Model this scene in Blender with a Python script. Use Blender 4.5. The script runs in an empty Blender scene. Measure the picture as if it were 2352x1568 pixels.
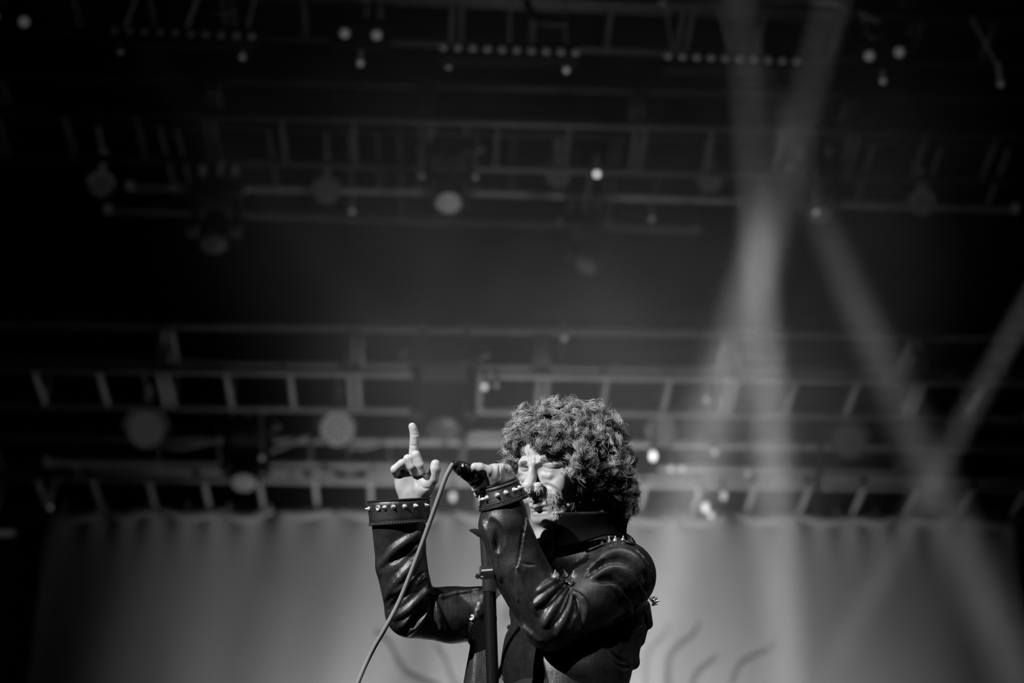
import bpy, bmesh, math, random
import numpy as np
from mathutils import Vector, Matrix, Quaternion
random.seed(7); RNG = np.random.default_rng(11)
SC = bpy.context.scene
COL = SC.collection

# ------------------------------------------------------------------ camera, world, lights, exposure
FPX = 4769.0                       # focal length in pixels of the 2352 x 1568 frame
PITCH = math.radians(28.0)
EYE = Vector((0.0, 0.0, 1.6))
RIGHT = Vector((1, 0, 0))
UP = Vector((0, -math.sin(PITCH), math.cos(PITCH)))
BACK = -Vector((0, math.cos(PITCH), math.sin(PITCH)))
K = 0.00092                        # metres per modelling unit of the singer
cam = bpy.data.cameras.new('camera'); cam_o = bpy.data.objects.new('camera', cam); COL.objects.link(cam_o)
cam_o.location = EYE; cam_o.rotation_euler = (math.pi / 2 + PITCH, 0, 0)
cam.sensor_width = 36.0; cam.lens = FPX / 2352.0 * 36.0; cam.clip_start = 0.05; cam.clip_end = 200
cam.dof.use_dof = True; cam.dof.focus_distance = FPX * K - 0.06; cam.dof.aperture_fstop = 2.2
SC.camera = cam_o
wd = bpy.data.worlds.new('dark_hall'); SC.world = wd; wd.use_nodes = True
wd.node_tree.nodes['Background'].inputs[0].default_value = (0.0006, 0.0006, 0.0006, 1)
SC.view_settings.view_transform = 'Standard'; SC.view_settings.look = 'None'
SC.view_settings.gamma = 1.0; SC.view_settings.exposure = 0.0
try: SC.view_settings.use_curve_mapping = False
except Exception: pass
SC.cycles.max_bounces = 5; SC.cycles.diffuse_bounces = 1; SC.cycles.glossy_bounces = 3
SC.cycles.volume_bounces = 0; SC.cycles.transparent_max_bounces = 12; SC.cycles.volume_step_rate = 2.0; SC.cycles.volume_max_steps = 64
SC.cycles.use_adaptive_sampling = True; SC.cycles.adaptive_threshold = 0.02
SC.cycles.sample_clamp_indirect = 2.0; SC.cycles.caustics_reflective = False; SC.cycles.caustics_refractive = False

def ray(px, py):
    return (RIGHT * (px - 1176) + UP * (784 - py) - BACK * FPX)
def at(px, py, Y):                 # point of the hall seen in that direction at stage depth Y
    d = ray(px, py); return EYE + d * (Y / d.y)
def Lc(px, py, w=0.0):             # singer modelling space: x right, y up, w toward the audience
    f = 1 - w / FPX; return np.array([(px - 1176) * f, (784 - py) * f, w], dtype=np.float64)
ROT = np.array([[RIGHT.x, UP.x, BACK.x], [RIGHT.y, UP.y, BACK.y], [RIGHT.z, UP.z, BACK.z]])
def to_world(pts):
    p = np.array(pts, dtype=np.float64).reshape(-1, 3).copy(); p[:, 2] -= FPX
    return p @ ROT.T * K + np.array(EYE)
def W(px, py, w=0.0): return Vector(to_world([Lc(px, py, w)])[0])

def aim(o, target):
    d = Vector(target) - o.location; o.rotation_euler = d.to_track_quat('-Z', 'Y').to_euler()
def spot(name, loc, target, power, angle, blend=0.5, size=0.05):
    l = bpy.data.lights.new(name, 'SPOT'); l.energy = power; l.spot_size = math.radians(angle); l.spot_blend = blend
    l.shadow_soft_size = size; o = bpy.data.objects.new(name, l); COL.objects.link(o); o.location = loc; aim(o, target); return o
def beam(name, loc, target, power, size, spread):
    l = bpy.data.lights.new(name, 'AREA'); l.shape = 'DISK'; l.size = size; l.energy = power; l.spread = math.radians(spread)
    o = bpy.data.objects.new(name, l); COL.objects.link(o); o.location = loc; aim(o, target); return o

HEADP = W(1270, 1080, 60)
# key follow-spot: high, from the audience, house left
spot('key_spotlight', HEADP + RIGHT * -6.0 + UP * 6.6 + BACK * 4.4, W(1200, 1220, 80), 6600, 14, 0.6, 0.05)
spot('side_spotlight', HEADP + RIGHT * 3.6 + UP * 8.8 + BACK * 2.4, W(1330, 1200, 40), 1500, 13, 0.8, 0.12)
# flood on the stage floor behind the singer, washing backdrop and lowest truss; then two added uplights
spot('backdrop_floodlight', (0.30, 8.4, 1.95), (0.22, 11.2, 4.05), 2900, 70.5, 1.0, 0.15)
spot('added_haze_light', (0.25, 6.3, 1.95), (0.28, 6.2, 7.0), 540, 48, 1.0, 0.15)  # added lamp, only there to brighten the haze in the middle
spot('added_truss_light', (0.20, 9.35, 1.95), (0.20, 9.6, 6.4), 270, 46, 1.0, 0.15)  # added lamp, only there to lift the middle truss out of the dark
# ------------------------------------------------------------------ helpers
def link(o, parent=None):
    COL.objects.link(o)
    if parent is not None: o.parent = parent
    return o
def tag(o, label=None, cat=None, group=None, kind=None):
    if label: o['label'] = label
    if cat: o['category'] = cat
    if group: o['group'] = group
    if kind: o['kind'] = kind
    return o
def empty(name, loc=(0, 0, 0)):
    o = bpy.data.objects.new(name, None); COL.objects.link(o); o.location = loc; return o
def mesh_np(name, v, f, mat, parent=None, smooth=True, origin=(0, 0, 0)):
    v = np.asarray(v, dtype=np.float32) - np.asarray(origin, dtype=np.float32); f = np.asarray(f, dtype=np.int32)
    me = bpy.data.meshes.new(name); n = f.shape[1]
    me.vertices.add(len(v)); me.vertices.foreach_set('co', v.ravel())
    me.loops.add(f.size); me.loops.foreach_set('vertex_index', f.ravel())
    me.polygons.add(len(f)); me.polygons.foreach_set('loop_start', np.arange(0, f.size, n, dtype=np.int32))
    me.polygons.foreach_set('loop_total', np.full(len(f), n, dtype=np.int32))
    me.polygons.foreach_set('use_smooth', np.full(len(f), smooth))
    me.update(calc_edges=True); me.validate()
    me.materials.append(mat)
    return link(bpy.data.objects.new(name, me), parent)
def obj_bm(name, bm, mat, parent=None, smooth=False):
    me = bpy.data.meshes.new(name); bmesh.ops.recalc_face_normals(bm, faces=bm.faces); bm.to_mesh(me); bm.free()
    if smooth:
        me.polygons.foreach_set('use_smooth', np.full(len(me.polygons), True))
        try: me.set_sharp_from_angle(angle=math.radians(40))
        except Exception: pass
    me.materials.append(mat); return link(bpy.data.objects.new(name, me), parent)
def b_box(bm, c, s, M=None, bevel=0.0):
    r = bmesh.ops.create_cube(bm, size=1.0); vs = r['verts']
    for v in vs: v.co = Vector((v.co.x * s[0], v.co.y * s[1], v.co.z * s[2])) + Vector(c)
    if bevel > 0:
        es = list({e for v in vs for e in v.link_edges})
        r2 = bmesh.ops.bevel(bm, geom=es, offset=bevel, segments=2, affect='EDGES', profile=0.5)
        vs = list({v for f in r2['faces'] for v in f.verts} | {v for v in vs if v.is_valid})
    if M is not None:
        for v in vs: v.co = M @ v.co
def b_tube(bm, pts, r, n=10, caps=True):
    pts = [Vector(p) for p in pts]; rs = r if isinstance(r, (list, tuple)) else [r] * len(pts); rings = []; ref = None
    for i, p in enumerate(pts):
        t = (pts[min(i + 1, len(pts) - 1)] - pts[max(i - 1, 0)]).normalized()
        if ref is None:
            ref = Vector((0, 0, 1)) if abs(t.z) < 0.9 else Vector((1, 0, 0))
        a = (ref - t * ref.dot(t)).normalized(); ref = a; b = t.cross(a)
        rings.append([bm.verts.new(p + (a * math.cos(2 * math.pi * j / n) + b * math.sin(2 * math.pi * j / n)) * rs[i]) for j in range(n)])
    for A, B in zip(rings[:-1], rings[1:]):
        for j in range(n): bm.faces.new((A[j], A[(j + 1) % n], B[(j + 1) % n], B[j]))
    if caps:
        bm.faces.new(rings[0][::-1]); bm.faces.new(rings[-1])
def b_lathe(bm, prof, axis_p, axis_d, n=20):
    d = Vector(axis_d).normalized(); ref = Vector((0, 0, 1)) if abs(d.z) < 0.9 else Vector((1, 0, 0))
    a = (ref - d * ref.dot(d)).normalized(); b = d.cross(a); rings = []
    for (h, r) in prof:
        c = Vector(axis_p) + d * h
        if r < 1e-6: rings.append([bm.verts.new(c)])
        else: rings.append([bm.verts.new(c + (a * math.cos(2 * math.pi * j / n) + b * math.sin(2 * math.pi * j / n)) * r) for j in range(n)])
    for A, B in zip(rings[:-1], rings[1:]):
        for j in range(n):
            if len(A) == 1 and len(B) == 1: continue
            if len(A) == 1: bm.faces.new((A[0], B[(j + 1) % n], B[j]))
            elif len(B) == 1: bm.faces.new((A[j], A[(j + 1) % n], B[0]))
            else: bm.faces.new((A[j], A[(j + 1) % n], B[(j + 1) % n], B[j]))
    if len(rings[0]) > 1: bm.faces.new(rings[0][::-1])
    if len(rings[-1]) > 1: bm.faces.new(rings[-1])
def spline(pts, m):
    P = np.array(pts, dtype=float); n = len(P)
    if n == 2: return P[0] + np.linspace(0, 1, m)[:, None] * (P[1] - P[0])
    Q = np.vstack([2 * P[0] - P[1], P, 2 * P[-1] - P[-2]]); out = []
    for t in np.linspace(0, n - 1 - 1e-9, m):
        i = int(t); u = t - i; a, b, c, d = Q[i], Q[i + 1], Q[i + 2], Q[i + 3]
        out.append(0.5 * ((2 * b) + (c - a) * u + (2 * a - 5 * b + 4 * c - d) * u * u + (3 * b - a - 3 * c + d) * u ** 3))
    return np.array(out)
def copy_tree(o, parent=None):
    c = o.copy(); COL.objects.link(c); c.parent = parent
    for ch in list(o.children): copy_tree(ch, c)
    return c

# ------------------------------------------------------------------ materials (the photograph is black and white: neutral greys)
def mat(name, val, rough=0.5, metal=0.0, spec=0.5, bump=None, var=0.0, vscale=8.0, emit=0.0, sss=0.0, sheen=0.0, coat=0.0, tex='Object'):
    m = bpy.data.materials.new(name); m.use_nodes = True; nt = m.node_tree; b = nt.nodes['Principled BSDF']
    b.inputs['Base Color'].default_value = (val, val, val, 1); b.inputs['Roughness'].default_value = rough
    b.inputs['Metallic'].default_value = metal; b.inputs['Specular IOR Level'].default_value = spec
    if sss:
        b.inputs['Subsurface Weight'].default_value = sss; b.inputs['Subsurface Scale'].default_value = 0.006
        b.inputs['Subsurface Radius'].default_value = (1, 0.8, 0.6)
    if sheen: b.inputs['Sheen Weight'].default_value = sheen
    if coat: b.inputs['Coat Weight'].default_value = coat; b.inputs['Coat Roughness'].default_value = 0.25
    if emit:
        b.inputs['Emission Color'].default_value = (1, 1, 1, 1); b.inputs['Emission Strength'].default_value = emit
        m.cycles.emission_sampling = 'NONE'
    tc = nt.nodes.new('ShaderNodeTexCoord')
    if var:
        nz = nt.nodes.new('ShaderNodeTexNoise'); nz.inputs['Scale'].default_value = vscale; nz.inputs['Detail'].default_value = 5
        nt.links.new(tc.outputs[tex], nz.inputs['Vector'])
        mr = nt.nodes.new('ShaderNodeMapRange'); mr.inputs['From Min'].default_value = 0.3; mr.inputs['From Max'].default_value = 0.7
        mr.inputs['To Min'].default_value = max(0, val * (1 - var)); mr.inputs['To Max'].default_value = val * (1 + var)
        nt.links.new(nz.outputs['Fac'], mr.inputs['Value']); nt.links.new(mr.outputs['Result'], b.inputs['Base Color'])
    if bump:
        prev = None
        for (scale, strength, dist, kind) in bump:
            if kind == 'voronoi':
                t = nt.nodes.new('ShaderNodeTexVoronoi'); t.feature = 'DISTANCE_TO_EDGE'; t.inputs['Scale'].default_value = scale; out = t.outputs['Distance']
            else:
                t = nt.nodes.new('ShaderNodeTexNoise'); t.inputs['Scale'].default_value = scale; t.inputs['Detail'].default_value = 6; out = t.outputs['Fac']
                if kind == 'ridge': t.inputs['Distortion'].default_value = 1.5
            if isinstance(kind, tuple):
                mp = nt.nodes.new('ShaderNodeMapping'); mp.inputs['Scale'].default_value = kind
                nt.links.new(tc.outputs[tex], mp.inputs['Vector']); nt.links.new(mp.outputs['Vector'], t.inputs['Vector'])
            else: nt.links.new(tc.outputs[tex], t.inputs['Vector'])
            bp = nt.nodes.new('ShaderNodeBump'); bp.inputs['Strength'].default_value = strength; bp.inputs['Distance'].default_value = dist
            nt.links.new(out, bp.inputs['Height'])
            if prev: nt.links.new(prev.outputs['Normal'], bp.inputs['Normal'])
            prev = bp
        nt.links.new(prev.outputs['Normal'], b.inputs['Normal'])
    return m
M_SKIN = mat('skin', 0.46, 0.45, spec=0.4, sss=0.25, var=0.10, vscale=40, bump=[(420, 0.10, 0.001, 'noise'), (90, 0.10, 0.003, 'noise')])
M_LEATHER = mat('leather', 0.021, 0.40, spec=0.65, var=0.6, vscale=30, bump=[(30, 0.16, 0.006, (1.0, 1.0, 0.35)), (110, 0.45, 0.002, (1.0, 0.6, 0.22)), (420, 0.65, 0.0009, 'noise')])
M_LEATHER_TRIM = mat('leather_trim', 0.022, 0.33, spec=0.6, bump=[(500, 0.3, 0.0006, 'noise')])
M_SUEDE = mat('matte_collar_cloth', 0.005, 0.85, spec=0.12, bump=[(600, 0.3, 0.0008, 'noise')])
M_LINING = mat('jacket_lining', 0.008, 0.8, spec=0.15)
M_DENIM = mat('black_denim', 0.007, 0.8, spec=0.15, var=0.5, vscale=60, bump=[(900, 0.4, 0.0006, 'noise'), (30, 0.3, 0.006, 'noise')])
M_WHITE_TEE = mat('pale_jersey', 0.20, 0.85, spec=0.2, bump=[(60, 0.3, 0.003, 'noise')])
M_HAIR = mat('grey_brown_hair', 0.32, 0.30, spec=0.9, var=0.75, vscale=45)
M_HAIR_CORE = mat('hair_core_shade', 0.018, 0.75, spec=0.2, bump=[(120, 0.8, 0.01, 'noise')])  # near-black core colour stands in for the shade between locks
M_BEARD = mat('grizzled_whiskers', 0.70, 0.45, spec=0.5, var=0.5, vscale=120)
M_CHROME = mat('polished_steel', 0.85, 0.3, metal=0.7)
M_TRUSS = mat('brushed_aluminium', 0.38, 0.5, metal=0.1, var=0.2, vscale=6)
M_PIPE_DIMMED = mat('pipe_painted_shade', 0.16, 0.5, metal=0.1, var=0.2, vscale=6)  # darkened copy of the truss metal, weaker light painted into high pipes
M_TRUSS_DIMMED = mat('truss_painted_shade', 0.055, 0.5, metal=0.1, var=0.2, vscale=6)  # darkened so the upper truss looks less lit
M_TRUSS_DIMMEST = mat('truss_painted_deep_shade', 0.03, 0.5, spec=0.3)  # darkened further, shade on the topmost truss put into its colour
M_BLACKMETAL = mat('black_paint', 0.010, 0.6, spec=0.2)
M_FIXTURE = mat('matt_black_fixture', 0.004, 0.8, spec=0.05)
M_STITCH = mat('grey_thread', 0.16, 0.8)
M_STAND = mat('satin_black_tube', 0.008, 0.36, spec=0.22)
M_RUBBER = mat('black_tape', 0.014, 0.24, spec=0.7, bump=[(140, 0.4, 0.002, 'ridge')])
M_CABLE = mat('grey_cable_jacket', 0.24, 0.45, spec=0.45)
M_CABLE_DARK = mat('dark_cable', 0.06, 0.5)
M_BACKWALL = mat('black_masking_cloth', 0.010, 0.9, spec=0.1, bump=[(3, 0.4, 0.05, 'noise')])
M_STAGE = mat('stage_deck', 0.03, 0.6, var=0.4, vscale=3, bump=[(20, 0.2, 0.004, 'noise')])
M_CURTAIN = mat('pale_backdrop_cloth', 0.26, 0.9, spec=0.1, var=0.06, vscale=1.2, bump=[(2.2, 0.35, 0.05, (1.0, 1.0, 0.25)), (60, 0.1, 0.003, 'noise')])
M_PRINT = mat('printed_ink', 0.08, 0.85, spec=0.1)
M_GLASS_DIM = mat('lens_glass_idle', 0.10, 0.35, spec=0.3)
M_LED = mat('led_lens', 0.5, 0.25, spec=0.6, emit=0.14)
M_LED_DIM = mat('led_lens_faint', 0.25, 0.25, spec=0.6, emit=0.03)
M_LAMP = mat('lit_lamp', 0.6, 0.3, emit=0.30)
M_LAMP_FAINT = mat('faintly_lit_lamp', 0.5, 0.3, emit=0.05)
M_TROUSER = mat('black_trouser_cloth', 0.015, 0.75, spec=0.2)

# ------------------------------------------------------------------ implicit sculpting on a voxel grid, meshed by surface nets
class Vol:
    def __init__(s, lo, hi, h):
        s.lo = np.array(lo, float); s.h = h; s.n = (np.ceil((np.array(hi) - s.lo) / h).astype(int) + 1)
        s.F = np.full(tuple(s.n), 60.0, dtype=np.float32)
    def sub(s, lo, hi):
        a = np.clip(np.floor((np.array(lo) - s.lo) / s.h).astype(int), 0, s.n - 1); b = np.clip(np.ceil((np.array(hi) - s.lo) / s.h).astype(int) + 1, 1, s.n)
        if np.any(b <= a): return None
        g = [(s.lo[i] + s.h * np.arange(a[i], b[i])).astype(np.float32) for i in range(3)]
        return tuple(slice(a[i], b[i]) for i in range(3)), g[0][:, None, None], g[1][None, :, None], g[2][None, None, :]
    def op(s, d, sl, k, mode):
        F = s.F[sl]
        if mode == 'add':
            if k > 0: hh = np.clip(0.5 + 0.5 * (F - d) / k, 0, 1); s.F[sl] = F + (d - F) * hh - k * hh * (1 - hh)
            else: s.F[sl] = np.minimum(F, d)
        else:
            if k > 0: hh = np.clip(0.5 - 0.5 * (F + d) / k, 0, 1); s.F[sl] = F + (-d - F) * hh + k * hh * (1 - hh)
            else: s.F[sl] = np.maximum(F, -d)
    def cone(s, a, b, ra, rb, k=4.0, mode='add', sq=None):
        a = np.array(a, float); b = np.array(b, float); m = max(ra, rb) * (1 if sq is None else max(1, sq[1])) + k + 3 * s.h
        S = s.sub(np.minimum(a, b) - m, np.maximum(a, b) + m)
        if S is None: return
        sl, X, Y, Z = S; ab = b - a; L2 = float(ab @ ab) + 1e-9
        px, py, pz = X - a[0], Y - a[1], Z - a[2]
        t = np.clip((px * ab[0] + py * ab[1] + pz * ab[2]) / L2, 0, 1)
        dx, dy, dz = px - t * ab[0], py - t * ab[1], pz - t * ab[2]
        if sq is not None:
            n = np.array(sq[0], float); n /= np.linalg.norm(n); c = (dx * n[0] + dy * n[1] + dz * n[2]) * (1 / sq[1] - 1)
            dx, dy, dz = dx + c * n[0], dy + c * n[1], dz + c * n[2]
        d = np.sqrt(dx * dx + dy * dy + dz * dz) - (ra + (rb - ra) * t)
        s.op(d.astype(np.float32), sl, k, mode)
    def chain(s, pts, rs, k=4.0, mode='add', k0=None):
        for i in range(len(pts) - 1): s.cone(pts[i], pts[i + 1], rs[i], rs[i + 1], k if (i or k0 is None) else k0, mode)
    def ell(s, c, r, k=4.0, mode='add', R=None):
        c = np.array(c, float); r = np.array(r, float); m = max(r) + k + 3 * s.h; S = s.sub(c - m, c + m)
        if S is None: return
        sl, X, Y, Z = S; p = (X - c[0], Y - c[1], Z - c[2])
        if R is not None: p = tuple(p[0] * R[0, i] + p[1] * R[1, i] + p[2] * R[2, i] for i in range(3))
        k0 = np.sqrt(sum((p[i] / r[i]) ** 2 for i in range(3))); k1 = np.sqrt(sum((p[i] / r[i] ** 2) ** 2 for i in range(3))) + 1e-6
        s.op((k0 * (k0 - 1) / k1).astype(np.float32), sl, k, mode)
    def half(s, lo, hi, fn, k=3.0, mode='sub'):
        S = s.sub(lo, hi)
        if S is None: return
        sl, X, Y, Z = S; s.op(np.broadcast_to(fn(X, Y, Z), s.F[sl].shape).astype(np.float32), sl, k, mode)
    def surf_w(s, x, y):           # front-most surface seen by the audience at x, y
        i, j = int(round((x - s.lo[0]) / s.h)), int(round((y - s.lo[1]) / s.h))
        if not (0 <= i < s.n[0] and 0 <= j < s.n[1]): return None
        c = getattr(s, 'F0', s.F)[i, j]; ins = np.nonzero(c < 0)[0]
        if len(ins) == 0: return None
        q = ins[-1]
        if q + 1 >= len(c): return s.lo[2] + q * s.h
        return s.lo[2] + s.h * (q + c[q] / (c[q] - c[q + 1]))
    def on(s, px, py, lift=0.0):   # photo position -> point on the front surface
        w = 60.0
        for _ in range(3):
            p = Lc(px, py, w); q = s.surf_w(p[0], p[1])
            if q is None: return None
            w = q
        return Lc(px, py, w + lift)
    def nrm(s, p):
        i = np.clip(np.round((p - s.lo) / s.h).astype(int), 2, s.n - 3); g = np.array([s.F[tuple(i + e)] - s.F[tuple(i - e)] for e in np.eye(3, dtype=int) * 2], float)
        return g / (np.linalg.norm(g) + 1e-9)
    def fold(s, pts, r, sink=0.4, k=None, mode='add', m=14, taper=True):
        P = spline(pts, m); Q = [s.on(x, y) for x, y in P]; Q = [q for q in Q if q is not None]
        if len(Q) < 2: return
        n = len(Q); rr = [r * (0.35 + 0.65 * math.sin(math.pi * (i + 0.5) / n)) if taper else r for i in range(n)]
        off = -sink if mode == 'add' else (1 - sink) * 0.9
        Q = [q + np.array([0, 0, off * rr[i]]) for i, q in enumerate(Q)]
        for i in range(n - 1): s.cone(Q[i], Q[i + 1], rr[i], rr[i + 1], k if k is not None else r * 0.9, mode)
    def mesh(s, iso=0.0):
        F = s.F - iso; n = F.shape; ins = F < 0
        cnt = np.zeros(tuple(x - 1 for x in n), dtype=np.int8)
        for dx in (0, 1):
            for dy in (0, 1):
                for dz in (0, 1): cnt += ins[dx:n[0] - 1 + dx, dy:n[1] - 1 + dy, dz:n[2] - 1 + dz]
        act = (cnt > 0) & (cnt < 8); ci = np.argwhere(act); vid = np.full(act.shape, -1, dtype=np.int32); vid[act] = np.arange(len(ci))
        acc = np.zeros((len(ci), 3)); num = np.zeros(len(ci)); corners = [(i, j, k) for i in (0, 1) for j in (0, 1) for k in (0, 1)]
        val = {c: F[ci[:, 0] + c[0], ci[:, 1] + c[1], ci[:, 2] + c[2]].astype(np.float64) for c in corners}
        for c in corners:
            for ax in range(3):
                if c[ax] == 0:
                    d = list(c); d[ax] = 1; d = tuple(d); a, b = val[c], val[d]; m = (a < 0) != (b < 0)
                    t = np.where(m, a / np.where(m, a - b, 1), 0); p = np.array(c, float)[None, :].repeat(len(ci), 0); p[:, ax] += t
                    acc[m] += p[m]; num[m] += 1
        V = (ci + acc / num[:, None]) * s.h + s.lo
        quads = []
        for ax in range(3):
            o = [i for i in range(3) if i != ax]
            A = np.moveaxis(ins, ax, 0); e = A[:-1, 1:-1, 1:-1] != A[1:, 1:-1, 1:-1]; st = A[:-1, 1:-1, 1:-1]
            idx = np.argwhere(e); flip = st[e]; VI = np.moveaxis(vid, ax, 0); i, j, k = idx[:, 0], idx[:, 1] + 1, idx[:, 2] + 1
            q = np.stack([VI[i, j - 1, k - 1], VI[i, j, k - 1], VI[i, j, k], VI[i, j - 1, k]], 1)
            if ax == 1: flip = ~flip
            q[~flip] = q[~flip][:, ::-1]; quads.append(q)
        Q = np.concatenate(quads); Q = Q[(Q >= 0).all(1)]
        return V, Q
def strands(polys, r0, r1, sides=3):
    """polys (N, M, 3) -> thin tapering tubes"""
    P = np.asarray(polys, float); N, Mn, _ = P.shape
    T = np.gradient(P, axis=1); T /= np.linalg.norm(T, axis=2, keepdims=True) + 1e-9
    ref = np.array([0.31, 0.22, 0.93]); A = np.cross(T, ref); A /= np.linalg.norm(A, axis=2, keepdims=True) + 1e-9; B = np.cross(T, A)
    r = np.linspace(0, 1, Mn)[None, :, None] * (r1 - r0) + r0
    ring = np.stack([P + r * (A * math.cos(2 * math.pi * j / sides) + B * math.sin(2 * math.pi * j / sides)) for j in range(sides)], 2)
    V = ring.reshape(-1, 3); base = (np.arange(N) * Mn * sides)[:, None, None] + (np.arange(Mn - 1) * sides)[None, :, None]; j = np.arange(sides)[None, None, :]
    j2 = (j + 1) % sides; Q = np.stack([base + j, base + j2, base + sides + j2, base + sides + j], 3).reshape(-1, 4)
    return V, Q
# ------------------------------------------------------------------ the setting
STAGE_Z = 1.80
def plain_box(name, c, s, m, bev=0.0):
    bm = bmesh.new(); b_box(bm, (0, 0, 0), s, None, bev); o = obj_bm(name, bm, m); o.location = c; return tag(o, kind='structure')
plain_box('floor', (0, 9.0, STAGE_Z - 0.6), (22, 13.4, 1.2), M_STAGE)
plain_box('wall_back', (0, 15.2, 7.0), (24, 0.2, 16), M_BACKWALL)
plain_box('wall_left', (-8.2, 8.5, 7.0), (0.2, 13.5, 16), M_BACKWALL)
plain_box('wall_right', (8.2, 8.5, 7.0), (0.2, 13.5, 16), M_BACKWALL)
plain_box('ceiling', (0, 9.0, 14.9), (22, 13, 0.2), M_BACKWALL)
for key in ('floor', 'wall_back', 'wall_left', 'wall_right', 'ceiling'):
    bpy.data.objects[key]['label'] = {'floor': 'dark stage deck below the frame', 'wall_back': 'black rear wall behind the lighting trusses',
        'wall_left': 'black side wall at house left of the stage', 'wall_right': 'black side wall at house right of the stage', 'ceiling': 'black ceiling above the lighting rig'}[key]

# haze: thin volume filling the stage behind the singer
HAZE = 0.09
def make_haze():                   # the haze lies low and thins out with height; slow wisps drift in it
    m = bpy.data.materials.new('stage_haze'); m.use_nodes = True; nt = m.node_tree; nt.nodes.clear()
    out = nt.nodes.new('ShaderNodeOutputMaterial'); v = nt.nodes.new('ShaderNodeVolumeScatter')
    v.inputs['Color'].default_value = (1, 1, 1, 1); v.inputs['Anisotropy'].default_value = 0.0
    tc = nt.nodes.new('ShaderNodeTexCoord'); sx = nt.nodes.new('ShaderNodeSeparateXYZ'); nt.links.new(tc.outputs['Object'], sx.inputs[0])
    mr = nt.nodes.new('ShaderNodeMapRange'); mr.interpolation_type = 'SMOOTHSTEP'; mr.inputs['From Min'].default_value = 4.9 - STAGE_Z; mr.inputs['From Max'].default_value = 6.3 - STAGE_Z
    mr.inputs['To Min'].default_value = HAZE; mr.inputs['To Max'].default_value = HAZE * 0.05; nt.links.new(sx.outputs['Z'], mr.inputs['Value'])
    nz = nt.nodes.new('ShaderNodeTexNoise'); nz.inputs['Scale'].default_value = 2.0; nz.inputs['Detail'].default_value = 2; nt.links.new(tc.outputs['Object'], nz.inputs['Vector'])
    m2 = nt.nodes.new('ShaderNodeMapRange'); m2.inputs['From Min'].default_value = 0.3; m2.inputs['From Max'].default_value = 0.7; m2.inputs['To Min'].default_value = 0.25; m2.inputs['To Max'].default_value = 1.75; nt.links.new(nz.outputs['Fac'], m2.inputs['Value'])
    mu = nt.nodes.new('ShaderNodeMath'); mu.operation = 'MULTIPLY'; nt.links.new(mr.outputs['Result'], mu.inputs[0]); nt.links.new(m2.outputs['Result'], mu.inputs[1]); nt.links.new(mu.outputs[0], v.inputs['Density'])
    nt.links.new(v.outputs[0], out.inputs['Volume'])
    bm = bmesh.new(); b_box(bm, (0, 0, 3.4), (8.4, 5.3, 6.7)); o = obj_bm('haze', bm, m); o.location = (0, 8.4, STAGE_Z)
    tag(o, 'thin stage haze hanging behind the singer', 'haze', kind='stuff')
make_haze()

# ------------------------------------------------------------------ backdrop cloth hung from the lowest truss
CY = 11.15
def curtain_y(x, z):
    h = np.clip((6.6 - z) / 4.5, 0, 1)
    xs = x + 0.16 * (6.5 - z)
    a = 0.050 * np.sin(xs * 7.1 + 0.8 * np.sin(xs * 1.7)) + 0.038 * np.sin(xs * 12.7 + 1.9) * (0.5 + 0.5 * np.sin(xs * 0.9 + 1)) + 0.05 * np.sin(xs * 2.3 + 0.5)
    b = 0.02 * np.sin(x * 9.0 - 2.1 * z) * np.exp(-((z - 5.0) / 1.4) ** 2)
    soft = np.where(x > -0.3, 0.55, 1.0)
    return CY + 0.035 * x + soft * (0.5 + 0.5 * h) * (a + b)
TOPA = at(104, 1174, CY - 0.09); TOPB = at(2330, 1192, CY + 0.09)
def curtain_top(x): return TOPA.z + (TOPB.z - TOPA.z) * (x - TOPA.x) / (TOPB.x - TOPA.x)
nx, nz = 420, 90
xs = np.linspace(TOPA.x, TOPB.x, nx); us = np.linspace(0, 1, nz) ** 1.3
V = []
sag = np.abs(np.sin(xs * 5.2)) ** 0.7 * 0.010
for u in us:
    zt = curtain_top(xs) - sag; z = zt + (STAGE_Z + 0.02 - zt) * u; y = curtain_y(xs, z)
    gather = np.exp(-u * 45) * 0.035 * np.sin(xs * 31 + 2 * np.sin(xs * 3)); V.append(np.stack([xs + 0.02 * u * xs, y + gather, z], 1))
V = np.array(V).reshape(-1, 3); i, j = np.meshgrid(np.arange(nz - 1), np.arange(nx - 1), indexing='ij'); a = (i * nx + j).ravel()
Q = np.stack([a, a + 1, a + nx + 1, a + nx], 1)
base = np.array([0.0, CY, STAGE_Z])
curtain = empty('backdrop_curtain', base)
tag(curtain, 'wide pale backdrop cloth with slanting folds behind the singer', 'curtain')
cl = mesh_np('cloth', V, Q, M_CURTAIN, curtain, origin=base)
so = cl.modifiers.new('thickness', 'SOLIDIFY'); so.thickness = 0.006; so.offset = 1
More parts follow.
